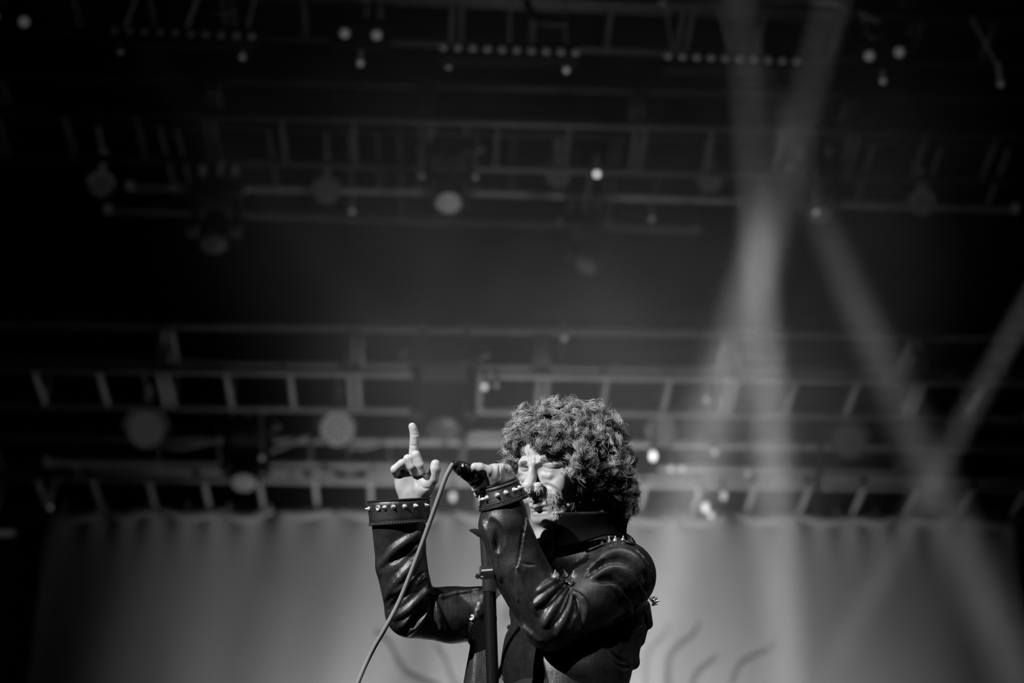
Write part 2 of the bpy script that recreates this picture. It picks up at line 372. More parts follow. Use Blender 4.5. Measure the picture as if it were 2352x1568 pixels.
# hem roll and gathered scallops along the top edge
for n in range(17):
    x0 = TOPA.x + (TOPB.x - TOPA.x) * (n + 0.1) / 17; x1 = x0 + (TOPB.x - TOPA.x) / 17 * (0.75 + 0.25 * random.random()); bm = bmesh.new(); pts = []
    for t in np.linspace(0, 1, 9):
        x = x0 + (x1 - x0) * t; pts.append((x - base[0], float(curtain_y(np.array(x), np.array(6.4))) - 0.055 - base[1], curtain_top(x) - 0.02 - 0.030 * math.sin(math.pi * t) - base[2]))
    b_tube(bm, pts, [0.008 + 0.022 * math.sin(math.pi * t) ** 0.6 for t in np.linspace(0, 1, 9)], 8); obj_bm('gathered_hem', bm, M_CURTAIN, curtain, True)
for n in range(24):
    x = TOPA.x + (TOPB.x - TOPA.x) * (n + 0.5) / 24; bm = bmesh.new(); y = CY + 0.035 * x; z = curtain_top(x)
    b_tube(bm, [(x, y - 0.035 - base[1], z - 0.03 - base[2]), (x + 0.004, y - 0.05 - base[1], z + 0.03 - base[2]), (x, y - base[1], z + 0.07 - base[2])], 0.006, 6); obj_bm('tie', bm, M_CURTAIN, curtain)
# printed dark tendrils on the cloth
PR = [([(862, 1448), (895, 1478), (912, 1512), (935, 1546), (975, 1566), (1010, 1580)], (7, 13)),
      ([(1000, 1482), (1022, 1512), (1034, 1548), (1052, 1585)], (6, 8)),
      ([(1535, 1432), (1522, 1462), (1496, 1490), (1484, 1530), (1482, 1600)], (4, 11)),
      ([(1606, 1428), (1592, 1458), (1556, 1486), (1536, 1520), (1534, 1600)], (5, 17)),
      ([(1648, 1508), (1622, 1528), (1598, 1550), (1585, 1590)], (5, 11)),
      ([(1785, 1470), (1765, 1492), (1725, 1510), (1698, 1528), (1680, 1570)], (4, 9))]
for pts, (wa, wb) in PR:
    S = spline(pts, 26); prof = []
    for (px, py) in S:
        p = at(px, py, CY); 
        for _ in range(3): p = at(px, py, float(curtain_y(np.array(p.x), np.array(p.z))) - 0.012)
        prof.append(np.array(p))
    prof = np.array(prof); T = np.gradient(prof, axis=0); T /= np.linalg.norm(T, axis=1)[:, None]; N = np.cross(T, np.array([0, 1, 0])); N /= np.linalg.norm(N, axis=1)[:, None]
    wv = (np.linspace(wa, wb, 26) / 2 / 395)[:, None]; wv[0] *= 0.2; A = prof + N * wv; B = prof - N * wv
    for X in (A, B): X[:, 1] = curtain_y(X[:, 0], X[:, 2]) - 0.010
    V = np.concatenate([A, B]); q = np.arange(25); Q = np.stack([q, q + 1, q + 27, q + 26], 1)
    o = mesh_np('printed_tendril', V, Q, M_PRINT, curtain, origin=base); s_ = o.modifiers.new('ink', 'SOLIDIFY'); s_.thickness = 0.002

# black masking leg at house left, and the pale strip on it
def leg(name, pxa, pxb, ytop, Y, label):
    A = at(pxa, ytop, Y); B = at(pxb, ytop, Y); n = 60; xs_ = np.linspace(A.x, B.x, n); V = []
    for z in np.linspace(A.z, STAGE_Z + 0.01, 12): V.append(np.stack([xs_, Y + 0.04 * np.sin(xs_ * 18), np.full(n, z)], 1))
    V = np.array(V).reshape(-1, 3); i, j = np.meshgrid(np.arange(11), np.arange(n - 1), indexing='ij'); a = (i * n + j).ravel()
    o = mesh_np(name, V, np.stack([a, a + 1, a + n + 1, a + n], 1), M_BACKWALL, origin=((A.x + B.x) / 2, Y, STAGE_Z)); o.location = ((A.x + B.x) / 2, Y, STAGE_Z)
    s_ = o.modifiers.new('thickness', 'SOLIDIFY'); s_.thickness = 0.01; return tag(o, label, 'curtain')
leg('masking_drape', -420, 103, 1176, 10.62, 'black masking drape at the dark end of the pale backdrop')
A = at(-30, 1224, 10.5); B = at(34, 1227, 10.5); st = empty('strip_light', A)
bm = bmesh.new(); b_box(bm, (0, 0, 0), ((B - A).length, 0.03, 0.03), None, 0.004); h = obj_bm('housing', bm, M_TRUSS, st); h.location = (B - A) / 2
bm = bmesh.new(); b_box(bm, (0, 0, 0), ((B - A).length * 0.96, 0.01, 0.022)); h = obj_bm('diffuser', bm, mat('strip_diffuser', 0.5, 0.5, emit=0.03), st); h.location = (B - A) / 2 + Vector((0, -0.017, 0))
tag(st, 'short pale strip light on the black drape beside the backdrop', 'light')

# ------------------------------------------------------------------ trusses
_tube = {}
def tube_mesh(L, r, axis, m=None):
    m = m or M_TRUSS; key = (round(L, 4), r, axis, m.name)
    if key not in _tube:
        bm = bmesh.new(); d = {'x': Vector((1, 0, 0)), 'y': Vector((0, 1, 0)), 'z': Vector((0, 0, 1))}.get(axis)
        if d is None: d = Vector(axis).normalized()
        b_tube(bm, [(0, 0, 0), d * L], r, 10); me = bpy.data.meshes.new('tube'); bmesh.ops.recalc_face_normals(bm, faces=bm.faces); bm.to_mesh(me); bm.free()
        me.polygons.foreach_set('use_smooth', np.full(len(me.polygons), True)); me.materials.append(m); _tube[key] = me
    return _tube[key]
def piece(name, me, parent, loc):
    o = bpy.data.objects.new(name, me); link(o, parent); o.location = loc; return o
def box_truss(A, B, w, h, step, module, label, off=0.0, r=0.024, m=None):
    A = Vector(A); B = Vector(B); d = B - A; L = d.length; t = empty('lighting_truss', A)
    yaw = math.atan2(d.y, d.x); pit = math.asin(d.z / L); t.rotation_euler = (0, -pit, yaw); tag(t, label, 'truss')
    for (y, z) in ((0, 0), (w, 0), (0, h), (w, h)): piece('chord', tube_mesh(L, r, 'x', m), t, (0, y, z))
    x = off; k = 0
    while x < L - 0.02:
        dbl = (k % module == 0)
        for dx in ((-0.022, 0.022) if dbl else (0,)):
            piece('rung', tube_mesh(w, r * 0.66, 'y', m), t, (x + dx, 0, 0))
            if dbl or k % module == 1: piece('upright', tube_mesh(h, r * 0.5, 'z', m), t, (x + dx, w, 0))
            if dbl: piece('upright', tube_mesh(h, r * 0.6, 'z', m), t, (x + dx, 0, 0)); piece('rung', tube_mesh(w, r * 0.66, 'y', m), t, (x + dx, 0, h))
        x += step; k += 1
    return t
# lowest truss, carries the backdrop
T1A = at(-60, 1094, 10.62); T1B = at(2420, 1122, 10.85)
box_truss(T1A, T1B, 0.46, 0.25, 0.312, 99, 'lowest ladder-faced truss carrying the pale backdrop', off=0.03)
T2A = at(-120, 842, 9.35); T2B = at(2460, 878, 9.55)
box_truss(T2A, T2B, 0.42, 0.26, 0.325, 3, 'middle box truss above the singer with double end rungs', off=0.10)
T3A = at(-80, 250, 8.55); T3B = at(2440, 312, 8.72)
box_truss(T3A, T3B, 0.42, 0.22, 0.36, 3, 'upper box truss in the dim top half of the rig', off=0.12, m=M_TRUSS_DIMMED)
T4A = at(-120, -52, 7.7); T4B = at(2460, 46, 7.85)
box_truss(T4A, T4B, 0.36, 0.24, 0.36, 3, 'topmost truss cut off by the upper picture edge', off=0.2, m=M_TRUSS_DIMMEST)
PIPES = []
def pipe(A, B, label, r=0.024):
    A = Vector(A); B = Vector(B); t = empty('rigging_pipe', A); tag(t, label, 'pipe')
    bm = bmesh.new(); b_tube(bm, [(0, 0, 0), B - A], r, 12); obj_bm('tube', bm, M_PIPE_DIMMED if A.z > 6.9 else M_TRUSS, t, True)  # high pipes get the colour with shade painted in
    for u in (0.0, 1.0):
        bm = bmesh.new(); p = (B - A) * u; d = (B - A).normalized() * 0.02; b_tube(bm, [p - d, p + d], r * 1.15, 12); obj_bm('end_cap', bm, M_BLACKMETAL, t, True)
    for u in (0.15, 0.5, 0.85):
        PIPES.append((t, A, (B - A) * u))
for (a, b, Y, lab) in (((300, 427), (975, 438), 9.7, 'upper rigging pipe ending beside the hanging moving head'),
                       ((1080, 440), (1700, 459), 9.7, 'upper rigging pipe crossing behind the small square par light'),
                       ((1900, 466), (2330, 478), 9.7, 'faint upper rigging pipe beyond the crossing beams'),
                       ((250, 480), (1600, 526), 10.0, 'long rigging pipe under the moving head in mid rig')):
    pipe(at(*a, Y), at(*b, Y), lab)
for n, (a, b, lab) in enumerate((((110, 1060), (512, 1064), 'lower cable pipe at the dark end of the lowest truss'), ((596, 1064), (1040, 1070), 'lower cable pipe behind the raised pointing hand'),
                  ((1505, 1074), (2060, 1082), 'lower cable pipe behind the bright haze beams'))):
    pipe(at(*a, 10.4), at(*b, 10.4), lab, 0.022)
CABLES = []
# a bent bracket beside the singer's hair (pale hooped frame)
def bent(name, pts, Y, r, label, m=M_TRUSS, cat='frame'):
    P = spline([tuple(at(x, y, Y)) for x, y in pts], 22); base_ = Vector(P[0]); bm = bmesh.new(); b_tube(bm, [Vector(p) - base_ for p in P], r, 10)
    CABLES.append((name, bm, m, base_, label, cat, [Vector(P[0]), Vector(P[-1])]))
bent('bracket_hoop', [(1056, 1072), (1062, 1035), (1072, 1003), (1092, 995), (1130, 995), (1176, 996)], 10.3, 0.024, 'bent pale pipe hoop between pointing hand and curly hair')
bent('cable', [(612, 1040), (650, 1025), (688, 1008), (712, 1003), (712, 1062)], 10.3, 0.014, 'loose cable loop beside the brightest round par light', M_TRUSS, 'cable')
bent('cable', [(360, 1018), (400, 1028), (440, 1024), (500, 1010)], 10.3, 0.012, 'sagging cable beside the faintest round par light', M_TRUSS, 'cable')
bent('cable', [(800, 1026), (830, 1028), (860, 1022), (895, 1008)], 10.3, 0.012, 'sagging cable left of the raised index finger', M_TRUSS, 'cable')
bent('cable', [(742, 1070), (780, 1090), (820, 1092), (858, 1074)], 10.3, 0.010, 'slack cable under the brightest round par light', M_CABLE_DARK, 'cable')
bent('cable', [(1830, 1065), (1900, 1062), (1980, 1048), (2080, 1030)], 10.3, 0.010, 'sagging cable under the par light beyond the bright beam', M_CABLE_DARK, 'cable')
bent('cable', [(1886, 1020), (1884, 1060), (1878, 1100), (1876, 1180)], 10.3, 0.016, 'cable dropping past the lowest truss beside a par light', M_CABLE_DARK, 'cable')
bent('cable', [(1205, -25), (1216, 20), (1245, 48), (1300, 50)], 7.5, 0.018, 'thick curved cable loop at the upper picture edge', M_CABLE_DARK, 'cable')
bent('cable', [(1512, 5), (1750, 2), (1880, 2), (1925, 8), (1950, 28)], 7.5, 0.014, 'long cable run turning down at the top picture edge', M_CABLE_DARK, 'cable')
bent('cable', [(462, 12), (485, 26), (515, 27), (545, 12)], 7.5, 0.012, 'faint cable loop above the dim row of dots', M_CABLE_DARK, 'cable')
bent('cable', [(1980, 65), (2000, 80), (2030, 80), (2055, 64)], 7.5, 0.012, 'faint cable loop above the pair of dim lamps', M_CABLE_DARK, 'cable')

# ------------------------------------------------------------------ lighting fixtures
BARS = []
for (A_, B_, w_, h_) in ((T1A, T1B, 0.46, 0.25), (T2A, T2B, 0.42, 0.26), (T3A, T3B, 0.42, 0.22), (T4A, T4B, 0.36, 0.24)):
    for (y_, z_) in ((0, 0), (w_, 0), (0, h_), (w_, h_)): o_ = Vector((0, y_, z_)); BARS.append((Vector(A_) + o_, Vector(B_) + o_))
def nearest_bar(p):
    best = None
    for a_, b_ in BARS:
        d_ = b_ - a_; t_ = max(0.0, min(1.0, (p - a_).dot(d_) / d_.length_squared)); q_ = a_ + d_ * t_; q_ = q_ + Vector((0, 0, 0))
        if best is None or (q_ - p).length < best[0]: best = ((q_ - p).length, q_)
    return best[1]
def hang_cables():
    for name, bm, m, base_, label, cat, ends in CABLES:
        for e_ in ends: b_tube(bm, [e_ - base_, nearest_bar(e_) - base_], 0.004, 6)
        o = obj_bm(name, bm, m, None, True); o.location = base_; tag(o, label, cat)
hang_cables()
for t_, A_, p_ in PIPES:
    bm = bmesh.new(); b_tube(bm, [p_, nearest_bar(A_ + p_) - A_], 0.005, 6); obj_bm('hanger_wire', bm, M_BLACKMETAL, t_)
def attach(t, frm, r=0.007):       # a steel hanging arm from the fixture to the nearest truss chord
    bpy.context.view_layer.update(); q = nearest_bar(frm); M = t.matrix_world.inverted(); bm = bmesh.new()
    s_ = t.scale[0]; b_tube(bm, [M @ frm, M @ q], r / s_, 8); obj_bm('hanging_arm', bm, M_BLACKMETAL, t, True)
def frame_to(d):                   # local -Y faces d
    return Vector(d).to_track_quat('-Y', 'Z').to_matrix().to_4x4()
_par = {}
def par_light(px, py, Y, diam, label, led, square=False):
    p = at(px, py, Y); t = empty('led_par_light', p); tag(t, label, 'stage light', 'round led par lights')
    key = (round(diam, 3), led.name, square)
    if key not in _par:
        R = diam / 2; ms = {}
        bm = bmesh.new(); b_lathe(bm, [(0.0, R * 0.9), (0.01, R), (-0.0, R)][:2] + [(R * 0.5, R), (R * 1.2, R * 0.75), (R * 1.6, R * 0.6), (R * 1.65, R * 0.2)], (0, 0, 0), (0, 1, 0), 28); o = obj_bm('housing', bm, M_BLACKMETAL, None, True); ms['housing'] = o.data; bpy.data.objects.remove(o)
        bm = bmesh.new(); b_lathe(bm, [(0.006, R * 0.92), (-0.004, R * 0.90), (-0.004, 0)], (0, 0, 0), (0, 1, 0), 28); o = obj_bm('front_glass', bm, M_GLASS_DIM, None, True); ms['front_glass'] = o.data; bpy.data.objects.remove(o)
        bm = bmesh.new(); b_lathe(bm, [(0, R * 0.115), (-0.010, R * 0.10), (-0.016, 0)], (0, 0, 0), (0, 1, 0), 10); o = obj_bm('led_lens', bm, led, None, True); ms['led_lens'] = o.data; bpy.data.objects.remove(o)
        bm = bmesh.new(); pts = [(math.cos(a) * R * 1.12, R * 0.6, math.sin(a) * R * 1.12) for a in np.linspace(0, math.pi, 13)]; b_tube(bm, pts, 0.009, 6); o = obj_bm('yoke', bm, M_BLACKMETAL, None, True); ms['yoke'] = o.data; bpy.data.objects.remove(o)
        bm = bmesh.new(); b_box(bm, (0, R * 0.6, R * 1.12 + 0.04), (0.03, 0.05, 0.09), None, 0.004); b_tube(bm, [(-0.02, R * 0.6, R * 1.12 + 0.09), (0.02, R * 0.6, R * 1.12 + 0.09)], 0.03, 10); o = obj_bm('clamp', bm, M_BLACKMETAL, None, True); ms['clamp'] = o.data; bpy.data.objects.remove(o)
        _par[key] = ms
    ms = _par[key]; R = diam / 2
    t.rotation_euler = frame_to((EYE + Vector((0.2 * p.x, 1.0, 0.6))) - p).to_euler()
    for nm in ('housing', 'front_glass', 'yoke', 'clamp'): piece(nm, ms[nm], t, (0, 0, 0))
    rings = [(0, 1), (0.27, 6), (0.52, 12), (0.76, 18)]
    for rr, n in rings:
        for q in range(n): piece('led_lens', ms['led_lens'], t, (rr * R * math.cos(2 * math.pi * q / n + rr), -0.003, rr * R * math.sin(2 * math.pi * q / n + rr)))
    bpy.context.view_layer.update(); attach(t, t.matrix_world @ Vector((0, R * 0.6, R * 1.12 + 0.08)))
    return t
M_LED2 = mat('led_lens_mid', 0.4, 0.25, spec=0.6, emit=0.08)
M_LED_UP = mat('led_lens_unlit', 0.2, 0.3, spec=0.4, emit=0.008)
par_light(775, 985, 10.25, 0.215, 'brightest round par light beside the raised index finger', M_LED)
par_light(335, 985, 10.25, 0.215, 'faint round par light at the dark end of the lowest truss', M_LED_DIM)
par_light(1520, 990, 10.25, 0.190, 'round par light just beside the curly hair', M_LED2)
par_light(1950, 1013, 10.25, 0.195, 'round par light between bright beam and slanting beam', M_LED_DIM)
par_light(750, 440, 9.3, 0.13, 'small dim par light on the upper rigging pipe left of the moving head', M_LED_UP)
par_light(1283, 402, 9.3, 0.13, 'small dim par light beside the single bright lamp in the upper rig', M_LED_UP)
par_light(1632, 414, 9.3, 0.13, 'small dim par light beside the thick upper beam', M_LED_UP)
par_light(2118, 468, 9.3, 0.12, 'small faint par light on the far end of the upper rig', M_LED_UP)
par_light(232, 425, 9.3, 0.12, 'small almost black par light in the darkest upper corner', M_LED_UP)

M_HEADSHELL = mat('moving_head_shell', 0.010, 0.5, spec=0.25)
M_LENSRIM = mat('bright_lens_rim', 0.55, 0.3, emit=0.05)
def moving_head(px, py, Y, s, label, lens, tilt=(0, -0.35, -1)):
    """px, py: the lens; hangs from a clamp above"""
    p = at(px, py, Y); t = empty('moving_head_light', p); tag(t, label, 'stage light', 'moving head lights')
    t.scale = (s, s, s)
    bm = bmesh.new(); d = Vector(tilt).normalized(); b_lathe(bm, [(0.0, 0.07), (-0.012, 0.085), (-0.06, 0.09), (-0.16, 0.085), (-0.22, 0.06), (-0.24, 0.02)], (0, 0, 0), d, 22); obj_bm('head', bm, M_HEADSHELL, t, True)
    bm = bmesh.new(); b_lathe(bm, [(-0.004, 0.072), (0.006, 0.068), (0.012, 0.04), (0.014, 0)], (0, 0, 0), d, 22); obj_bm('lens', bm, lens, t, True)
    c = -d * 0.11
    for sx in (-1, 1):
        bm = bmesh.new(); b_box(bm, (sx * 0.115, c.y, c.z + 0.09), (0.035, 0.09, 0.24), None, 0.012); obj_bm('yoke_arm', bm, M_HEADSHELL, t)
        bm = bmesh.new(); b_tube(bm, [(sx * 0.09, c.y, c.z), (sx * 0.14, c.y, c.z)], 0.03, 12); obj_bm('pivot', bm, M_BLACKMETAL, t, True)
    bm = bmesh.new(); b_box(bm, (0, c.y, c.z + 0.24), (0.29, 0.2, 0.12), None, 0.02); obj_bm('base', bm, M_HEADSHELL, t)
    for sx in (-1, 1):
        bm = bmesh.new(); b_tube(bm, [(sx * 0.15, c.y - 0.05, c.z + 0.22), (sx * 0.185, c.y - 0.05, c.z + 0.24), (sx * 0.15, c.y - 0.05, c.z + 0.27)], 0.01, 8); obj_bm('handle', bm, M_TRUSS, t, True)
        bm = bmesh.new(); b_box(bm, (sx * 0.09, c.y, c.z + 0.35), (0.03, 0.05, 0.12), None, 0.005); obj_bm('clamp', bm, M_BLACKMETAL, t)
    attach(t, p + s * Vector((0, c.y, c.z + 0.33)), 0.012)
    return t
moving_head(1030, 466, 8.9, 0.92, 'moving head hanging in mid rig with a glinting lens', M_LENSRIM)
moving_head(488, 560, 8.9, 0.92, 'nearly black moving head in the dim upper rig', M_GLASS_DIM)
moving_head(560, 1108, 10.15, 0.95, 'dark moving head hanging from the lowest truss left of the raised hand', M_LENSRIM.copy())
moving_head(1018, 985, 9.0, 1.15, 'dark moving head filling the gap in the middle truss', M_GLASS_DIM)
moving_head(1885, 492, 9.0, 0.8, 'dim moving head hanging beside the crossing beams', M_GLASS_DIM)
moving_head(1345, 610, 9.6, 0.8, 'faint moving head hanging alone in the empty haze', M_GLASS_DIM, (-0.5, -0.3, -1))
bpy.data.objects['moving_head_light.002'].children[1].data.materials[0].node_tree.nodes['Principled BSDF'].inputs['Emission Strength'].default_value = 0.012

def lamp(px, py, Y, diam, strength, label, stretch=1.0, tiltx=0.0):
    p = at(px, py, Y); t = empty('lamp_and_glint', p); tag(t, label, 'lamp', 'single lamps in the rig'); R = diam / 2
    t.rotation_euler = frame_to(EYE - p).to_euler()
    m = mat('lamp_and_glint_lens', 0.5, 0.3, emit=strength)
    bm = bmesh.new(); b_lathe(bm, [(0.0, R * 1.15), (R * 0.6, R * 1.2), (R * 2.4, R * 0.9), (R * 3.0, R * 0.4)], (0, 0, 0), (0, 1, 0), 16)
    obj_bm('can', bm, M_BLACKMETAL, t, True).scale = (1, 1, stretch)
    bm = bmesh.new(); b_lathe(bm, [(0.0, R), (-R * 0.3, R * 0.75), (-R * 0.42, 0)], (0, 0, 0), (0, 1, 0), 16); obj_bm('lens', bm, m, t, True).scale = (1, 1, stretch)
    bm = bmesh.new(); b_box(bm, (0, R * 1.6, R * 1.5 + 0.03), (0.02, 0.03, R * 1.0 + 0.08), None, 0.003); obj_bm('bracket', bm, M_BLACKMETAL, t)
    bpy.context.view_layer.update(); attach(t, t.matrix_world @ Vector((0, R * 1.6, R * 1.5 + 0.05)), 0.005)
for (px, py, Y, dm, st_, lab, sx) in (  # some entries are glints of clamps and handles built as glowing cans
    (1371, 400, 8.9, 0.030, 1.100, 'single brightest small lamp in the upper rig', 1.0),
    (1500, 1047, 10.2, 0.034, 2.420, 'bright oval lamp just behind the curly hair', 1.5),
    (1113, 888, 9.3, 0.030, 0.880, 'bright lamp on the middle truss left of the hair top', 1.0),
    (1140, 885, 9.35, 0.022, 0.220, 'dim lamp close beside the bright middle truss lamp', 1.0),
    (1642, 1038, 10.3, 0.030, 0.484, 'lamp in the haze between hair and bright beam', 1.0),
    (1620, 1165, 10.5, 0.034, 1.320, 'bright lamp on the lowest truss right behind the shoulder', 1.5),
    (1662, 1138, 10.5, 0.030, 0.704, 'dimmer lamp next to the bright lowest truss lamp', 1.5),
    (1633, 1182, 10.55, 0.032, 0.990, 'lamp touching the backdrop hem behind the shoulder', 1.0),
    (1541, 1077, 10.3, 0.030, 0.880, 'first of two touching lamps beside the hair', 1.0),
    (1567, 1077, 10.3, 0.030, 0.792, 'second of two touching lamps further from the hair', 1.0),
    (1040, 1140, 10.5, 0.032, 0.770, 'lamp glowing behind the microphone cable on the lowest truss', 1.6),
    (602, 1052, 10.1, 0.024, 0.132, 'tiny glinting lamp right of the low moving head', 1.0),
    (115, 1165, 10.5, 0.022, 0.110, 'tiny lamp at the corner of the black drape', 1.0),
    (1296, 776, 9.0, 0.028, 0.154, 'faint lamp on the middle truss above the hair', 1.0),
    (1622, 918, 9.6, 0.030, 0.264, 'soft lamp in the beam to the upper right of the hair', 1.0),
    (809, 485, 9.6, 0.026, 0.090, 'faint lamp on the long rigging pipe left of the moving head', 1.0),
    (1497, 503, 9.6, 0.026, 0.075, 'faint lamp on the long rigging pipe right of the moving head', 1.0),
    (1875, 487, 8.8, 0.024, 0.210, 'small added glint beside the crossing beams', 1.0),
    (1718, 1085, 10.3, 0.026, 0.286, 'small upright lamp left of the vertical beam base', 1.6),
    (277, 116, 7.5, 0.024, 0.019, 'faintest added glint in the row under the topmost truss', 1.3),
    (557, 131, 7.5, 0.024, 0.035, 'faint added glint at the dark end of the top row', 1.0),
    (828, 145, 7.5, 0.026, 0.062, 'added top row glint centred under the pair of blinder lamps', 1.0),
    (1030, 151, 7.5, 0.026, 0.062, 'added top row glint under the middle dotted batten', 1.0),
    (1301, 161, 7.5, 0.026, 0.078, 'brighter added top row glint under the curved cable loop', 1.0),
    (1548, 167, 7.5, 0.026, 0.062, 'added top row glint left of the thick upper beam', 1.0),
    (2028, 186, 7.5, 0.026, 0.058, 'added top row glint under the far pair of lamps', 1.0),
    (2298, 193, 7.5, 0.026, 0.031, 'added top row glint nearest the dark corner', 1.0),
    (968, 405, 8.8, 0.022, 0.066, 'added handle glint on the left flank of the hanging moving head', 1.0),
    (1092, 407, 8.8, 0.022, 0.078, 'added handle glint on the far flank of the hanging moving head', 1.0)):
    lamp(px, py, Y, dm, st_, lab, sx)
# two-lamp blinders and dotted battens under the topmost truss
def blinder(pxa, pxb, py, Y, e, label):
    a = at(pxa, py, Y); b = at(pxb, py, Y); c = (a + b) / 2; t = empty('blinder_light', c); tag(t, label, 'stage light', 'two-lamp blinders'); t.rotation_euler = frame_to(EYE - c).to_euler(); d = (b - a).length / 2
    bm = bmesh.new(); b_box(bm, (0, 0.06, 0), (d * 2 + 0.13, 0.1, 0.14), None, 0.015); obj_bm('housing', bm, M_FIXTURE, t); m = mat('blinder_lens', 0.35, 0.3, emit=e)
    for sx in (-1, 1):
        bm = bmesh.new(); b_lathe(bm, [(0, 0.05), (-0.008, 0.052), (-0.008, 0.045), (0.004, 0.03)], (sx * d, 0, 0), (0, 1, 0), 18); obj_bm('rim', bm, M_FIXTURE, t, True)
        bm = bmesh.new(); b_lathe(bm, [(0.0, 0.022), (-0.012, 0.018), (-0.018, 0)], (sx * d, -0.004, 0), (0, 1, 0), 14); obj_bm('lamp_bulb', bm, m, t, True)
    bm = bmesh.new(); b_tube(bm, [(-d - 0.08, 0.06, 0), (-d - 0.08, 0.06, 0.13), (d + 0.08, 0.06, 0.13), (d + 0.08, 0.06, 0)], 0.008, 6); obj_bm('yoke', bm, M_FIXTURE, t)
    bpy.context.view_layer.update(); attach(t, t.matrix_world @ Vector((0, 0.06, 0.13)))
blinder(792, 865, 78, 7.4, 0.035, 'two-lamp blinder in the upper rig left of centre')
blinder(1997, 2065, 124, 7.4, 0.05, 'two-lamp blinder in the dark far upper rig')
blinder(-15, 55, 44, 7.4, 0.05, 'two-lamp blinder half cut by the picture edge')
def batten(pa, pb, Y, e, label):
    a = at(*pa, Y); b = at(*pb, Y); t = empty('led_batten', a); tag(t, label, 'stage light', 'dotted led battens'); d = b - a; n = 10; m = mat('batten_lens', 0.3, 0.3, emit=e)
    t.rotation_euler = (0, 0, math.atan2(d.y, d.x)); L = d.length; sl = d.z
    bm = bmesh.new(); b_box(bm, (L / 2, 0.05, sl / 2), (L * 1.06, 0.08, 0.05 + abs(sl)), None, 0.01); obj_bm('housing', bm, M_FIXTURE, t)
    for q in range(n):
        u = q / (n - 1); bm = bmesh.new(); b_lathe(bm, [(0.0, 0.018), (-0.008, 0.015), (-0.012, 0)], (L * u, 0.008, sl * u), (0, 1, 0), 12); obj_bm('led_lens', bm, m, t, True)
    attach(t, (a + b) / 2 + Vector((0, 0.05, 0.03)))
batten((262, 68), (577, 80), 7.4, 0.004, 'dotted led batten in the darkest upper corner')
batten((1018, 105), (1322, 117), 7.4, 0.006, 'dotted led batten in the top middle of the rig')
batten((1535, 125), (1830, 138), 7.4, 0.006, 'dotted led batten crossing the thick upper beam')
# glinting bits of truss hardware on the middle truss
# ------------------------------------------------------------------ beams of the moving heads above the picture (bare lamps, no fixtures built round them)
beam('beam_lamp', at(1690, -160, 6.9), at(1812, 1640, 7.3), 2.9, 0.15, 3.0)
beam('beam_lamp', at(1960, -160, 6.9), at(1440, 1640, 7.3), 3.8, 0.17, 5.0)
beam('beam_lamp', at(1600, -160, 6.9), at(2370, 1640, 7.3), 1.0, 0.14, 4.0)
beam('beam_lamp', at(2560, 330, 6.9), at(1850, 1640, 7.3), 0.35, 0.10, 3.0)
beam('beam_lamp', at(330, 120, 6.9), at(1290, 1240, 7.6), 0.12, 0.16, 9.0)
beam('beam_lamp', at(1420, 120, 6.9), at(800, 1340, 7.6), 0.12, 0.16, 9.0)
# ------------------------------------------------------------------ the singer
FOOT = W(1300, 1500, 70); FOOT.z = STAGE_Z
def put(name, V, Q, m, parent, smooth=True):
    return mesh_np(name, to_world(V), Q, m, parent, smooth, origin=tuple(FOOT))
def tubes_on(name, lines, m, parent, r, sides=6):          # lines in singer space
    bm = bmesh.new()
    for P in lines: b_tube(bm, [Vector(q) - FOOT for q in to_world(P)], r * K, sides)
    return obj_bm(name, bm, m, parent, True)

# ---- head frame (millimetres, x to his left, y up, z out of the face)
def rot(ax, deg):
    return np.array(Matrix.Rotation(math.radians(deg), 3, ax))
HM = rot('Z', 7.5) @ rot('X', -4.0) @ rot('Y', -37.0)
HO = Lc(1284, 1072, 0.0); HS = 1.10
def H(x, y, z): return HO + HS * (HM @ np.array([x, y, z], float))

B = Vol(Lc(872, 1690, -150) - [0, 0, 0], Lc(1470, 905, 280), 1.8)
def hell(c, r, k, mode='add'): B.ell(H(*c), np.array(r) * HS, k * HS, mode, HM)
def hcone(a, b, ra, rb, k, mode='add'): B.cone(H(*a), H(*b), ra * HS, rb * HS, k * HS, mode)
# skull, face, jaw
hell((0, 24, -6), (75, 88, 96), 0)
hell((0, -30, 36), (60, 72, 52), 14)
for s in (-1, 1):
    hcone((s * 52, -50, 4), (s * 24, -97, 60), 18, 17, 16)
    hell((s * 44, -20, 56), (22, 17, 19), 12)
    hell((s * 36, -42, 64), (19, 22, 20), 12)
hell((0, -99, 71), (27, 17, 18), 12)
hell((0, -66, 70), (34, 30, 24), 12)
for s in (-1, 1):
    hcone((s * 7, 15, 89), (s * 30, 16, 81), 8, 8.5, 10); hcone((s * 30, 16, 81), (s * 50, 9, 61), 8.5, 8, 10)
# nose
hcone((0, 8, 90), (0, -18, 103), 7.5, 10, 8); hcone((0, -18, 103), (0, -31, 115), 10, 12.5, 6)
for s in (-1, 1): hell((s * 15, -34, 100), (9.5, 8.5, 12), 4)
hcone((0, -38, 110), (0, -46, 92), 6, 7, 4)
for s in (-1, 1): hell((s * 7.5, -42, 107), (4.2, 4.5, 7), 2.5, 'sub')
# eyes: squeezed shut
for s in (-1, 1):
    hell((s * 31, -1, 99), (18, 11, 16), 13, 'sub')
    hell((s * 33, 0, 73), (17, 13, 13), 6)
    B.chain([H(s * 20, -13, 83), H(s * 33, -16, 81), H(s * 46, -12, 71)], [3, 3.4, 2.6], 10)
